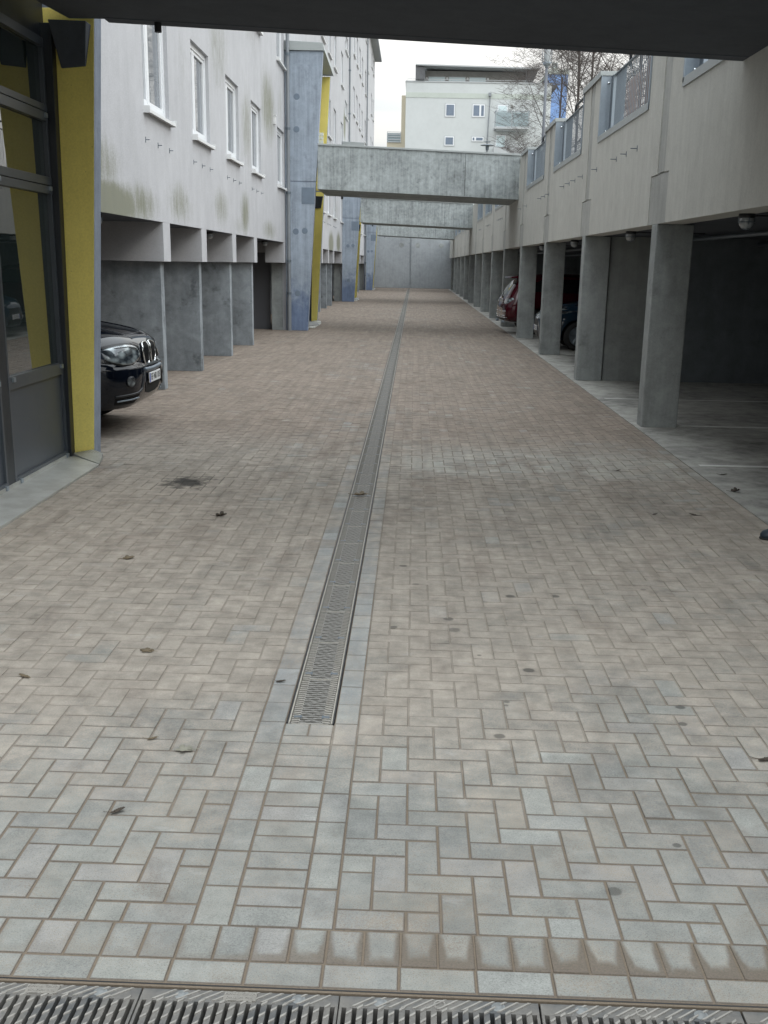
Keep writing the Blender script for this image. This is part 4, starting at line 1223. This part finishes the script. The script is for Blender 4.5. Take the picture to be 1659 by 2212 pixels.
for sgn in (1, -1):
    hl = [(.37, .865), (.42, .80), (.60, .745), (.80, .755), (.915, .82), (.90, .90), (.78, .945), (.60, .955), (.45, .925)]
    rim = [(.335, .875), (.40, .785), (.60, .728), (.81, .738), (.935, .82), (.915, .915), (.79, .962), (.60, .972), (.43, .945)]
    if sgn < 0: hl, rim = mir(hl), mir(rim)
    hl = chaikin(hl, 1); rim = chaikin(rim, 1)
    decal(bv, rim, .004, 'headlight_surround', 'black_plastic', suv)
    h_ = decal(bv, hl, .014, 'headlight', 'headlight_lens', suv, thick=.008)
    b = MB(); pts = line_on(bv, [(sgn*.46, .905), (sgn*.60, .93), (sgn*.78, .925)], .006, .018)
    if len(pts) > 2 and h_: b.tube(pts, .006, 5).build('light_brow', 'chrome', h_)
    # kidney grille
    kd = [(.035, .93), (.05, .955), (.22, .95), (.275, .915), (.285, .84), (.24, .735), (.19, .705), (.08, .71), (.045, .75), (.035, .84)]
    if sgn < 0: kd = mir(kd)
    kd = chaikin(kd)
    kg = decal(bv, kd, .010, 'kidney_grille', 'void', suv)
    pts = line_on(bv, kd, .01, .016, close=True, sub=1)
    MB().tube(pts, .0115, 8, close=True).build('grille_ring', 'chrome', kg, smooth=True)
    sl = MB()
    for q in range(7):
        yy = sgn*(.065+q*.030); a = line_on(bv, [(yy, .935), (yy-sgn*.004, .735)], .004, .018)
        if len(a) > 2: sl.tube(a, .0045, 5)
    sl.build('grille_slats', 'black_plastic', kg)
    fgp = [(sgn*.70+.052*math.cos(q*math.pi/10), .575+.052*math.sin(q*math.pi/10)) for q in range(20)]
    fg = decal(bb, fgp, .010, 'fog_light', 'headlight_lens', suv, nx=8, nz=6, thick=.006)
    if fg: MB().tube(line_on(bb, fgp, .01, .008, close=True, sub=1), .007, 6, close=True).build('fog_ring', 'black_plastic', fg, smooth=True)
    pts = line_on(bb, [(sgn*.86, .425), (sgn*.55, .445), (sgn*.46, .48), (sgn*.40, .60), (sgn*.35, .665)], .01, .002)
    MB().tube(pts, .015, 6).build('bumper_crease', 'black_plastic', suv, smooth=True)
    it = [(.48, .425), (.86, .41), (.83, .335), (.54, .33)]
    decal(bb, it if sgn > 0 else mir(it), .003, 'side_intake', 'void', suv)
    pts = line_on(bb, [(sgn*.83, .375), (sgn*.52, .390)], .01, .012)
    MB().tube(pts, .009, 6).build('intake_trim', 'galvanised', suv, smooth=True)
    # bonnet crease
    pts = []
    for q in range(12):
        xx = -.12-.1*q; yy = sgn*(.33+.018*q); hh = bv.ray_cast(Vector((xx, yy, 3)), Vector((0, 0, -1)))
        if hh[0] is not None: pts.append((xx, yy, hh[0].z+.001))
    if len(pts) > 2: MB().tube(pts, .007, 5).build('bonnet_crease', 'paint_black', suv, smooth=True)
lg = [(-.36, .50), (-.30, .40), (.30, .40), (.36, .50), (.30, .56), (-.30, .56)]
decal(bb, chaikin(lg, 1), .004, 'lower_grille', 'void', suv)
pts = line_on(bb, [(-.36, .672), (-.2, .665), (0, .662), (.2, .665), (.36, .672)], .02, .002)
MB().tube(pts, .024, 8).build('bumper_bar', 'galvanised_dark', suv, smooth=True)
plate(suv, 'EF NB 105', .022, .575)
wsx = MB()
wp = [(.0, 0)]
def top_decal(bv, xs, ywf, name, mat, parent, off=.006):
    b = MB(); g = []
    for x in xs:
        row = []
        for j in range(13):
            y = ywf(x)*(-1+2*j/12); h = bv.ray_cast(Vector((x, y, 4)), Vector((0, 0, -1)))
            row.append((x, y, h[0].z+off) if h[0] is not None else None)
        g.append(row)
    for i in range(len(g)-1):
        for j in range(12):
            q = (g[i][j], g[i][j+1], g[i+1][j+1], g[i+1][j])
            if all(q): b.quad(*q)
    return b.build(name, mat, parent, fixn=False, smooth=True)
def side_decal(bv, poly, sg, name, mat, parent, off=.006, nx=16, nz=5):
    b = MB(); xs = [p_[0] for p_ in poly]; x0, x1 = min(xs), max(xs); g = []
    for i in range(nx+1):
        x = x0+(x1-x0)*(.002+.996*i/nx); zz = []
        for q in range(len(poly)):
            a, c = poly[q], poly[(q+1) % len(poly)]
            if (a[0]-x)*(c[0]-x) <= 0 and abs(a[0]-c[0]) > 1e-9: zz.append(a[1]+(c[1]-a[1])*(x-a[0])/(c[0]-a[0]))
        row = []
        for j in range(nz+1):
            z = min(zz)+(max(zz)-min(zz))*j/nz; h = bv.ray_cast(Vector((x, 3*sg, z)), Vector((0, -sg, 0)))
            row.append((x, h[0].y+off*sg, z) if h[0] is not None else None)
        g.append(row)
    for i in range(nx):
        for j in range(nz):
            q = (g[i][j], g[i+1][j], g[i+1][j+1], g[i][j+1])
            if all(q): b.quad(*q)
    return b.build(name, mat, parent, fixn=False, smooth=True)
top_decal(bv, [-1.50-.06*i for i in range(10)], lambda x: .66-(-1.5-x)*.18, 'windscreen', 'car_glass', suv)
for sg in (-1, 1):
    side_decal(bv, [(-1.85, 1.16), (-2.25, 1.58), (-3.7, 1.62), (-4.3, 1.3), (-4.2, 1.2)], sg, 'side_window', 'car_glass', suv)
    MB().lathe([(.001,-.12),(.08,-.10),(.11,0),(.09,.09),(.001,.11)], (-1.75, sg*1.02, 1.16), 'y', 14).build('door_mirror', 'paint_black', suv, smooth=True)
suv.location = (-2.905, 12.27, 0)

# ---- dark blue car, nose out of the right garage
Wb = 1.80
st = [
 (-.01, seg(.55, .36, .66, .30, .46, .58, .38)),
 (-.06, seg(.72, .24, .78, .42, .62, .70, .36)),
 (-.22, seg(.82, .20, .90, .46, .70, .80, .36)),
 (-.50, seg(.88, .20, .985, .52, .78, .88, .36)),
 (-.95, seg(.90, .20, 1.07, .58, .83, .95, .36)),
 (-1.15, seg(.90, .20, 1.12, .60, .84, .97, .36)),
 (-1.75, seg(.90, .20, 1.46, .54, .84, 1.0, .36)),
 (-2.2, seg(.90, .20, 1.53, .54, .84, 1.0, .36)),
 (-3.2, seg(.90, .20, 1.51, .54, .84, 1.02, .36)),
 (-3.9, seg(.88, .22, 1.38, .52, .80, 1.02, .36)),
 (-4.15, seg(.82, .28, 1.0, .55, .74, .88, .40)),
 (-4.25, seg(.74, .36, .80, .5, .66, .70, .42)),
]
blue, bv = car('parked_car', 'dark blue hatchback with swept headlights, nose between two garage columns on the right', 'paint_blue', 4.25, Wb, st, Wb/2, [(-.88, .37), (-3.4, .37)], .32)
for sgn in (1, -1):
    hl = [(.46, .74), (.56, .70), (.70, .72), (.82, .80), (.84, .88), (.72, .86), (.56, .80)]
    if sgn < 0: hl = mir(hl)
    decal(bv, hl, .010, 'headlight', 'headlight_lens', blue, thick=.006)
    hs = [(-.10, .76), (-.16, .82), (-.40, .93), (-.66, .985), (-.60, .93), (-.40, .84), (-.20, .76)]
    side_decal(bv, hs, sgn, 'headlight_wrap', 'headlight_lens', blue, off=.010)
    h = ray_x(bv, sgn*.66, .43)
    if h: MB().lathe([(.001,.014),(.03,.012),(.045,-.01)], (h.x, sgn*.66, .43), 'x', 16).build('fog_light', 'chrome', blue, smooth=True)
    pts = []
    for q in range(8):
        xx = -.16-.07*q; hh = bv.ray_cast(Vector((xx, sgn*3, .82+.014*q)), Vector((0, -sgn, 0)))
        if hh[0] is not None: pts.append((xx, hh[0].y+sgn*.004, .82+.014*q))
    MB().tube(pts, .010, 6).build('headlight_trim', 'chrome', blue, smooth=True)
    side_decal(bv, [(-1.45, 1.04), (-1.9, 1.38), (-3.2, 1.42), (-3.7, 1.15), (-3.6, 1.08)], sgn, 'side_window', 'car_glass', blue)
    MB().lathe([(.001,-.10),(.07,-.08),(.09,0),(.07,.07),(.001,.09)], (-1.40, sgn*.95, 1.02), 'y', 12).build('door_mirror', 'paint_blue', blue, smooth=True)
decal(bv, [(-.38, .62), (-.30, .52), (.30, .52), (.38, .62), (.30, .665), (-.30, .665)], .004, 'grille', 'black_plastic', blue)
decal(bv, [(-.45, .36), (-.40, .26), (.40, .26), (.45, .36), (.38, .40), (-.38, .40)], .004, 'lower_grille', 'black_plastic', blue)
top_decal(bv, [-1.16-.055*i for i in range(10)], lambda x: .66-(-1.16-x)*.15, 'windscreen', 'car_glass', blue)
plate(blue, 'EF KL 72', ray_x(bv, 0, .46).x+.01, .46)
blue.rotation_euler = (0, 0, math.pi); blue.location = (2.86, 26.05, 0.004)

# ---- red car, tail out of the right garage
Wr = 1.84
st = [
 (-.02, seg(.60, .40, .72, .34, .5, .62, .42)),
 (-.10, seg(.78, .28, .88, .46, .68, .78, .40)),
 (-.55, seg(.90, .25, 1.02, .56, .82, .93, .40)),
 (-1.1, seg(.92, .25, 1.13, .60, .86, 1.0, .40)),
 (-1.8, seg(.92, .25, 1.60, .56, .86, 1.05, .40)),
 (-2.4, seg(.92, .25, 1.66, .56, .86, 1.06, .40)),
 (-3.5, seg(.92, .25, 1.64, .56, .85, 1.08, .40)),
 (-4.02, seg(.91, .27, 1.57, .53, .84, 1.06, .40)),
 (-4.22, seg(.89, .30, 1.32, .54, .82, 1.02, .42)),
 (-4.36, seg(.86, .32, 1.08, .56, .78, .96, .46)),
 (-4.45, seg(.80, .36, .92, .54, .72, .82, .48)),
 (-4.49, seg(.70, .42, .72, .48, .60, .64, .50)),
]
red, bv = car('parked_car', 'dark red car backed into the right garage, tailgate and bumper sticking out past a column', 'paint_red', 4.5, Wr, st, Wr/2, [(-.95, .38), (-3.6, .38)], .335)
decal(bv, [(-.56, 1.20), (-.60, 1.06), (.60, 1.06), (.56, 1.20), (.48, 1.42), (-.48, 1.42)], .006, 'rear_window', 'car_glass', red, frm=-7)
for sgn in (1, -1):
    tl = [(.44, .86), (.50, .94), (.80, .99), (.84, .93), (.78, .83), (.50, .80)]
    if sgn < 0: tl = mir(tl)
    decal(bv, tl, .008, 'tail_light', 'headlight_lens', red, frm=-7)
    side_decal(bv, [(-1.6, 1.1), (-2.0, 1.48), (-3.4, 1.5), (-4.0, 1.25), (-3.9, 1.16)], sgn, 'side_window', 'car_glass', red)
plate(red, 'EF TR 31', ray_x(bv, 0, .88, -7).x-.014, .90, face=-1)
for zz in (.60, .43):
    pts = line_on(bv, [(-.78, zz+.02), (0, zz), (.78, zz+.02)], .01, .004, frm=-7); MB().tube(pts, .010, 6).build('bumper_line', 'chrome', red)
pts = line_on(bv, [(-.72, .50), (0, .48), (.72, .50)], .01, .004, frm=-7); MB().tube(pts, .012, 6).build('bumper_trim', 'chrome', red)
decal(bv, [(-.60, .44), (-.55, .37), (.55, .37), (.60, .44)], .003, 'rear_diffuser', 'black_plastic', red, frm=-7)
MB().hexa([(-3.90,-.60,1.50),(-4.30,-.56,1.50),(-4.30,.56,1.50),(-3.90,.60,1.50)], [(-3.90,-.60,1.60),(-4.30,-.56,1.545),(-4.30,.56,1.545),(-3.90,.60,1.60)]).build('roof_spoiler', 'paint_red', red, bevel=.006)
MB().tube([(-4.42, 0, .99), (-4.40, .2, 1.05), (-4.33, .42, 1.12)], .010, 5).build('rear_wiper', 'black_plastic', red)
for sgn in (1, -1): MB().tube([(-4.44, sgn*.5, .33), (-4.52, sgn*.5, .33)], .035, 10).build('exhaust', 'galvanised', red)
red.rotation_euler = (0, 0, R(5)); red.location = (2.46+4.49*math.cos(R(5)), 31.75+4.49*math.sin(R(5)), 0.004)

# ================================================================ COURTYARD, TREES, LAMP
def bare_tree(name, label, x, y, z0, h, seed, spread=.5, lean=(0,0), levels=5, r0=.10, first=.25):
    rnd = random.Random(seed)
    t = thing(name, label, 'tree', (x, y, z0), 'bare trees behind the garage terrace')
    trunk = MB(); crown = MB()
    def grow(p, d, ln, r, lev):
        n = 4 if lev < 3 else 3; pts = [p]; q = p.copy(); dd = d.copy()
        for i in range(n):
            dd = (dd+Vector((rnd.uniform(-1,1), rnd.uniform(-1,1), rnd.uniform(-.3,.8)))*(.12 if lev else .04)).normalized()
            q = q+dd*(ln/n); pts.append(q.copy())
        (trunk if lev == 0 else crown).tube(pts, r, 7 if lev == 0 else (5 if lev < 3 else 3), r2=r*.55)
        if lev >= levels: return
        nb = [13, 7, 6, 5, 3][min(lev, 4)]
        for k in range(nb):
            f = first+(1-first)*(k+rnd.random())/nb if lev == 0 else .25+.75*(k+rnd.random())/nb
            i = min(int(f*n), n-1); fr = f*n-i; bp = pts[i].lerp(pts[i+1], fr)
            az = rnd.uniform(0, 2*math.pi); up = rnd.uniform(.35, .95) if lev == 0 else rnd.uniform(-.1, .6)
            side = Vector((math.cos(az), math.sin(az), 0))
            nd = (dd*.45+side*(.9*spread*2)+Vector((0,0,up))).normalized()
            grow(bp, nd, ln*(rnd.uniform(.34, .5) if lev == 0 else rnd.uniform(.42, .66)), max(r*(1-.5*f)*.42, .0050), lev+1)
    grow(Vector((0,0,0)), Vector((lean[0], lean[1], 1)).normalized(), h, r0, 0)
    trunk.build('trunk', 'bark', t); crown.build('crown', 'bark', t)
    return t
bare_tree('bare_tree', 'leafless tree with a straight trunk rising behind the middle railing, left of its neighbour', 6.15, 45, 3.5, 8.5, 11, .45, levels=4, r0=.065)
bare_tree('bare_tree', 'leafless tree right of the straight one, its trunk rising above the coping', 6.62, 45.5, 3.5, 9.0, 23, .5, levels=4, r0=.06)
bare_tree('bare_tree', 'leafless tree with fine spreading twigs in front of the blue tower and white flats', 7.9, 66, 3.5, 8.6, 5, .75, levels=5, r0=.085, first=.18)
bare_tree('bare_tree', 'leafless tree close behind the trellis railing at the upper right', 5.7, 30, 3.5, 5.5, 31, .6, levels=4, r0=.05, first=.15)
bare_tree('bare_tree', 'low leafless tree whose twigs hang before the lower balcony of the white flats', 7.1, 74, 3.5, 5.2, 42, .8, levels=4, r0=.07, first=.2)

t = thing('lamp_post', 'tall grey lamp post with a clear cylindrical lantern behind the terrace', 'street lamp', (4.32, 40, 3.5))
P_(MB().tube([(4.32,40,3.5),(4.32,40,8.32)], .062, 12, r2=.045), 'post', 'post_grey', t, smooth=True)
P_(MB().lathe([(.05,8.30),(.07,8.34),(.13,8.40),(.14,8.44),(.14,8.47)], (4.32,40,0), 'z', 18), 'collar', 'galvanised', t)
P_(MB().lathe([(.115,8.47),(.115,8.90),(.09,8.98),(.001,9.0)], (4.32,40,0), 'z', 18), 'lantern', 'lamp_glass', t, smooth=True)
P_(MB().tube([(4.16,40,8.45),(4.16,40,9.0)], .012, 5).tube([(4.47,40,8.45),(4.47,40,9.0)], .012, 5), 'stay', 'galvanised_dark', t)
t = thing('mushroom_lamp', 'low garden lamp with a flat disc top, just above the nearest bridge', 'street lamp', (3.63, 60, 3.5))
P_(MB().tube([(3.63,60,3.5),(3.63,60,7.75)], .045, 8), 'post', 'zinc_pipe', t)
P_(MB().lathe([(.001,7.835),(.34,7.82),(.36,7.80),(.34,7.785),(.10,7.775),(.085,7.70),(.085,7.60),(.05,7.56)], (3.63,60,0), 'z', 20), 'disc_shade', 'galvanised_dark', t)
P_(MB().lathe([(.001,7.99),(.17,7.98),(.17,7.96),(.001,7.955)], (3.63,60,0), 'z', 16), 'top_disc', 'galvanised_dark', t)

t = thing('wood_trellis', 'brown lattice screen standing behind the railing at the upper right', 'trellis', (3.62, 19, 3.5))
lt = MB()
y = 18.6
while y < 21.15: lt.box(3.60, 3.615, y-.012, y+.012, 3.6, 4.92); y += .145
z = 3.7
while z < 4.95: lt.box(3.616, 3.628, 18.55, 21.15, z-.010, z+.010); z += .115
P_(lt, 'lattice', 'trellis_wood', t)
P_(MB().box(3.58, 3.64, 18.42, 18.56, 3.5, 5.0).box(3.58, 3.64, 21.14, 21.24, 3.5, 5.0), 'frame', 'brown_board', t)
P_(MB().box(3.56, 3.59, 20.5, 21.1, 3.5, 4.3), 'board', 'brown_board', t)

# ================================================================ FAR WHITE FLATS
D = 130.0
t = thing('white_flats', 'pale blue-white apartment block with a flat projecting roof, standing beyond the lane', 'building', (7, D, 0))
P_(MB().box(-1.35, 14.7, D, D+14, 0, 21.2), 'wall', 'far_render', t)
P_(MB().box(-1.36, 14.71, D-.03, D-.003, 19.60, 20.12), 'render_band', 'far_band', t)
P_(MB().box(-1.42, 14.78, D-.06, D+14.05, 21.2, 21.32), 'parapet_cap', 'far_grey', t)
P_(MB().box(14.7, 15.35, D+1.0, D+12, 20.95, 21.3), 'side_canopy', 'far_soffit', t)
P_(MB().box(.75, 11.95, D+1.6, D+12, 21.32, 22.6), 'penthouse_wall', 'far_wood', t)
rfm = MB().hexa([(-.35,D-.3,22.85),(13.25,D-.3,22.66),(12.55,D+12,22.55),(.5,D+12,22.6)], [(-.35,D-.3,22.98),(13.25,D-.3,22.80),(13.25,D+12.5,22.95),(-.35,D+12.5,23.05)])
P_(rfm, 'roof', 'far_grey', t)
sf = MB()
for k in range(9):
    a = k/9; sf.box(-.30+.11*k, -.22+.11*k, D-.2, D+1.5, 21.4+.0, 22.80-.02*k)
P_(sf, 'side_screen', 'far_soffit', t)
P_(MB().hexa([(12.0,D+.2,21.35),(12.6,D+.2,21.35),(12.6,D+1.4,21.35),(12.0,D+1.4,21.35)], [(12.0,D+.2,22.65),(13.2,D+.2,22.65),(13.2,D+1.4,22.65),(12.0,D+1.4,22.65)]), 'side_screen', 'far_soffit', t)
rl = MB().box(-1.2, 13.5, D+.1, D+.14, 21.48, 21.53)
for k in range(13): rl.box(-1.2+1.2*k, -1.17+1.2*k, D+.1, D+.13, 21.32, 21.5)
P_(rl, 'roof_rail', 'far_grey', t)
for k in range(3):
    x0 = 1.15+k*2.27
    wn = P_(MB().box(x0-.08, x0+1.86, D+1.52, D+1.59, 21.34, 22.02), 'window', 'far_grey', t)
    MB().box(x0, x0+1.78, D+1.49, D+1.515, 21.42, 21.94).build('blind', 'blind', wn); 
for c in kids(t):
    for gch in kids(c):
        gch.location = (0, 0, 0)
for k in range(4):
    P_(MB().lathe([(.001,-.03),(.11,-.02),(.12,.0)], (.93+k*2.27, D+1.57, 21.85), 'y', 12), 'wall_light', 'white_sill', t)
P_(MB().tube([(3.24,D+4,22.9),(3.24,D+4,23.3)], .07, 6), 'vent_pipe', 'far_soffit', t)
def far_window(x0, x1, z0, z1, glass='far_glass', mull=None):
    f = MB().box(x0, x1, D-.035, D-.002, z0, z1)
    o = P_(f, 'window', 'far_grey', t)
    f2 = MB().box(x0+.07, x1-.07, D-.05, D-.037, z0+.07, z1-.07).build('frame', 'white_plastic', o)
    g2 = MB()
    if mull: g2.box(x0+.17, mull-.12, D-.062, D-.052, z0+.17, z1-.17).box(mull+.08, x1-.17, D-.062, D-.052, z0+.17, z1-.17)
    else: g2.box(x0+.17, x1-.17, D-.062, D-.052, z0+.17, z1-.17)
    g2.build('pane', glass, o)
far_window(3.0, 4.19, 17.62, 19.08); far_window(6.0, 7.5, 17.64, 19.07, mull=6.95)
far_window(3.0, 4.18, 14.6, 15.7); far_window(6.03, 7.48, 15.1, 15.72, mull=6.5)
far_window(8.75, 10.05, 16.6, 19.05, 'blind'); far_window(8.68, 9.97, 13.6, 15.95, 'blind')
P_(MB().tube([(7.93,D-.12,6),(7.80,D-.12,15.0),(7.97,D-.12,19.9)], .06, 8), 'rainpipe', 'zinc_pipe', t)
P_(MB().box(7.78, 8.08, D-.3, D-.01, 19.85, 20.2), 'rain_hopper', 'zinc_pipe', t)
bl = MB().box(8.5, 12.25, D-1.4, D-.01, 16.38, 16.55).box(8.7, 12.0, D-1.2, D-.05, 16.25, 16.38)
bo_ = P_(bl, 'balcony', 'far_grey', t)
r2 = MB(); Y = D-1.42
r2.box(8.5, 12.25, Y, Y+.04, 18.15, 18.2)
for xx in (8.5, 10.35, 12.2): r2.box(xx, xx+.06, Y, Y+.04, 16.55, 18.2)
r2.box(8.5, 8.54, Y, D-.02, 18.15, 18.2).box(12.2, 12.24, Y, D-.02, 18.15, 18.2)
r2.build('balcony_rail', 'galvanised_dark', bo_)
MB().box(8.62, 10.3, Y+.01, Y+.03, 16.65, 18.08).box(10.45, 12.15, Y+.01, Y+.03, 16.65, 18.08).build('balcony_glass', 'bal_glass', bo_)
bl2 = P_(MB().box(8.5, 12.25, D-1.4, D-.01, 13.2, 14.5), 'balcony', 'far_grey', t)
P_(MB().lathe([(.001,-.06),(.14,-.05),(.15,.0)], (10.41, D, 18.87), 'y', 12), 'wall_light', 'far_wood', t)
t2 = thing('cream_wing', 'narrow cream rendered wing with a balcony box, left of the white flats', 'building', (-2.4, D+6, 0))
P_(MB().box(-1.85, -1.0, D+3, D+10, 0, 20.2), 'wall', 'far_yellow', t2)
P_(MB().box(-3.45, -1.85, D+3, D+8, 10, 15.2), 'lower_wall', 'far_yellow', t2)
bx = MB().box(-3.45, -1.86, D+2.9, D+2.94, 16.28, 16.34)
for xx in (-3.45, -1.92): bx.box(xx, xx+.06, D+2.9, D+2.94, 15.2, 16.3)
for zz in (15.2, 15.45, 15.75, 16.0): bx.box(-3.3, -1.9, D+2.9, D+2.93, zz, zz+.10)
P_(bx, 'balcony_rail', 'far_grey', t2)
P_(MB().box(-3.4, -1.87, D+2.96, D+2.99, 15.2, 16.2), 'balcony_screen', 'bal_glass', t2)
t3 = thing('blue_tower', 'blue rendered tower block behind the bare trees', 'building', (18, 152, 0))
P_(MB().box(16.5, 18.95, 150, 160, 0, 25.35), 'wall', 'far_blue', t3)
P_(MB().box(16.4, 19.05, 149.9, 160, 25.35, 25.9), 'roof_edge', 'far_band', t3)
t4 = thing('roof_box', 'small grey louvred rooftop box beside the blue tower', 'roof unit', (17.2, 151, 25.9))
lv = MB()
for k in range(6): lv.box(16.9, 17.65, 150.5, 151.2, 26.2+k*.1, 26.27+k*.1)
P_(lv, 'louvres', 'far_grey', t4); P_(MB().box(16.95, 17.0, 150.8, 150.85, 25.9, 26.2).box(17.5, 17.55, 150.8, 150.85, 25.9, 26.2).box(16.93, 17.62, 150.55, 151.15, 26.18, 26.82), 'frame', 'far_band', t4)

# ================================================================ LITTER
def leaf(kind, x, y, z, size, rot, label, mat, curl=.5, seed=0):
    size *= .8; rnd = random.Random(seed); b = MB(); n = 9
    pts = []
    lobes = kind == 'maple'
    k = 30
    ring = []
    for i in range(k):
        a = 2*math.pi*i/k
        r = 1.0
        if lobes: r = .55+.45*abs(math.cos(a*2.5))**.6
        else: r = .5/(math.sqrt((math.cos(a))**2*.25+(math.sin(a))**2*1.6)+1e-6)
        r *= 1+rnd.uniform(-.08, .08)
        xx, yy = r*math.cos(a)*size, r*math.sin(a)*size*.8
        zz = curl*size*(abs(yy)/size)**1.5+rnd.uniform(0, .12)*size*curl+curl*.3*size*max(0, xx/size)
        ring.append((xx, yy, zz+.003))
    b.v.append((0, 0, .003))
    b.v += ring
    for i in range(k): b.f.append((0, 1+i, 1+(i+1) % k)); b.mi.append(0)
    ln = size*1.4
    b.tube([(-size*.3,0,.005), (-size*.9,size*.15,.006), (-size*.9-ln*.6,size*.5,.012)], size*.035, 4)
    o = b.build('fallen_leaf', mat, smooth=True)
    md = o.modifiers.new('t', 'SOLIDIFY'); md.thickness = .0012
    o.location = (x, y, z); o.rotation_euler = (0, 0, rot)
    tag(o, label, 'leaf', 'fallen leaves and twigs on the ground')
leaf('maple', -.845, 3.852, .001, .045, 3.4, 'pale grey-green maple leaf with a long stem, left of the narrow drain', 'dead_leaf_grey', .35, 1)
leaf('oval', -.991, 3.945, .001, .028, .4, 'small brown curled leaf just behind the pale maple leaf', 'dead_leaf', .8, 2)
leaf('oval', -.973, 3.354, .001, .034, .7, 'dark narrow leaf on the clean stones nearest the lower left', 'dead_leaf_dark', .9, 3)
leaf('oval', -1.719, 4.574, .001, .040, 2.7, 'thin brown leaf at the far left of the near paving', 'dead_leaf', .7, 4)
leaf('maple', -1.391, 7.852, .001, .055, .3, 'dark curled leaf in the open between oil patch and drain', 'dead_leaf_dark', .9, 5)
leaf('maple', -.391, 8.713, .003, .075, .2, 'large dry leaf lying on the narrow drain grates', 'dead_leaf', .5, 6)
leaf('oval', -.559, 4.586, .001, .028, .1, 'small curled leaf on the light stones left of the narrow drain', 'dead_leaf_dark', .9, 7)
leaf('maple', -1.767, 6.633, .001, .055, 1.1, 'flattened pale leaf on the dusty left field', 'dead_leaf', .25, 8)
leaf('maple', 2.79, 9.187, .006, .055, .3, 'dark leaf with a curved stem on the kerb of the garage floor', 'dead_leaf_dark', .9, 9)
leaf('oval', 2.90, 9.96, .006, .045, .1, 'small dark leaf on the garage floor beyond the kerb leaf', 'dead_leaf_dark', .8, 10)
leaf('oval', 1.41, 3.891, .001, .045, .2, 'dark leaf at the right edge of the near paving', 'dead_leaf_dark', .6, 11)
leaf('oval', 2.199, 8.24, .001, .045, 2.8, 'right one of two small curled leaves on the right half of the lane', 'dead_leaf_dark', .9, 12)
leaf('oval', 1.904, 8.243, .001, .030, .5, 'left one of two small curled leaves on the right half of the lane', 'dead_leaf_dark', .9, 13)
leaf('oval', 1.949, 10.082, .001, .040, .5, 'tiny dark leaf on the washed band of stones', 'dead_leaf_dark', .9, 14)
leaf('maple', -1.25, 4.95, .001, .045, 2.9, 'faint flattened leaf with a long stem on the sandy left paving', 'dead_leaf', .15, 15)

# shoe tip of a bystander at the right edge
t = thing('shoe', 'dark navy shoe tip poking in at the right edge of the photo', 'shoe', (2.64, 7.50, 0))
sh = MB(); prof = []
secs = [(-.150,.020,.030,.012),(-.135,.040,.050,.006),(-.10,.050,.065,.0),(-.03,.052,.075,.0),(.06,.045,.095,.0),(.12,.042,.11,.0),(.15,.03,.10,.0)]
k = 0; N_ = 14
for (x, hw, ht, zb) in secs:
    for j in range(N_):
        a = 2*math.pi*j/N_; yy = math.cos(a)*hw; zz = zb+.012+(ht-zb)*max(0, math.sin(a)) if math.sin(a) > 0 else zb+.012+.002*math.sin(a)
        sh.v.append((x, yy, zz))
for i in range(len(secs)-1):
    for j in range(N_):
        j2 = (j+1) % N_; sh.f.append((i*N_+j, i*N_+j2, (i+1)*N_+j2, (i+1)*N_+j)); sh.mi.append(0)
sh.f.append(tuple(range(N_))); sh.f.append(tuple((len(secs)-1)*N_+j for j in range(N_))); sh.mi += [0, 0]
so2 = sh.build('upper', 'shoe_navy', t, smooth=True)
sl = MB(); ring = [(-.155,0),(-.148,.03),(-.12,.048),(-.03,.056),(.06,.048),(.15,.036),(.155,0),(.15,-.036),(.06,-.048),(-.03,-.056),(-.12,-.048),(-.148,-.03)]
sl.prism(ring, 'z', .001, .016); sl.build('sole', 'black_rubber', t, bevel=.003)
t.rotation_euler = (0, 0, -.25)
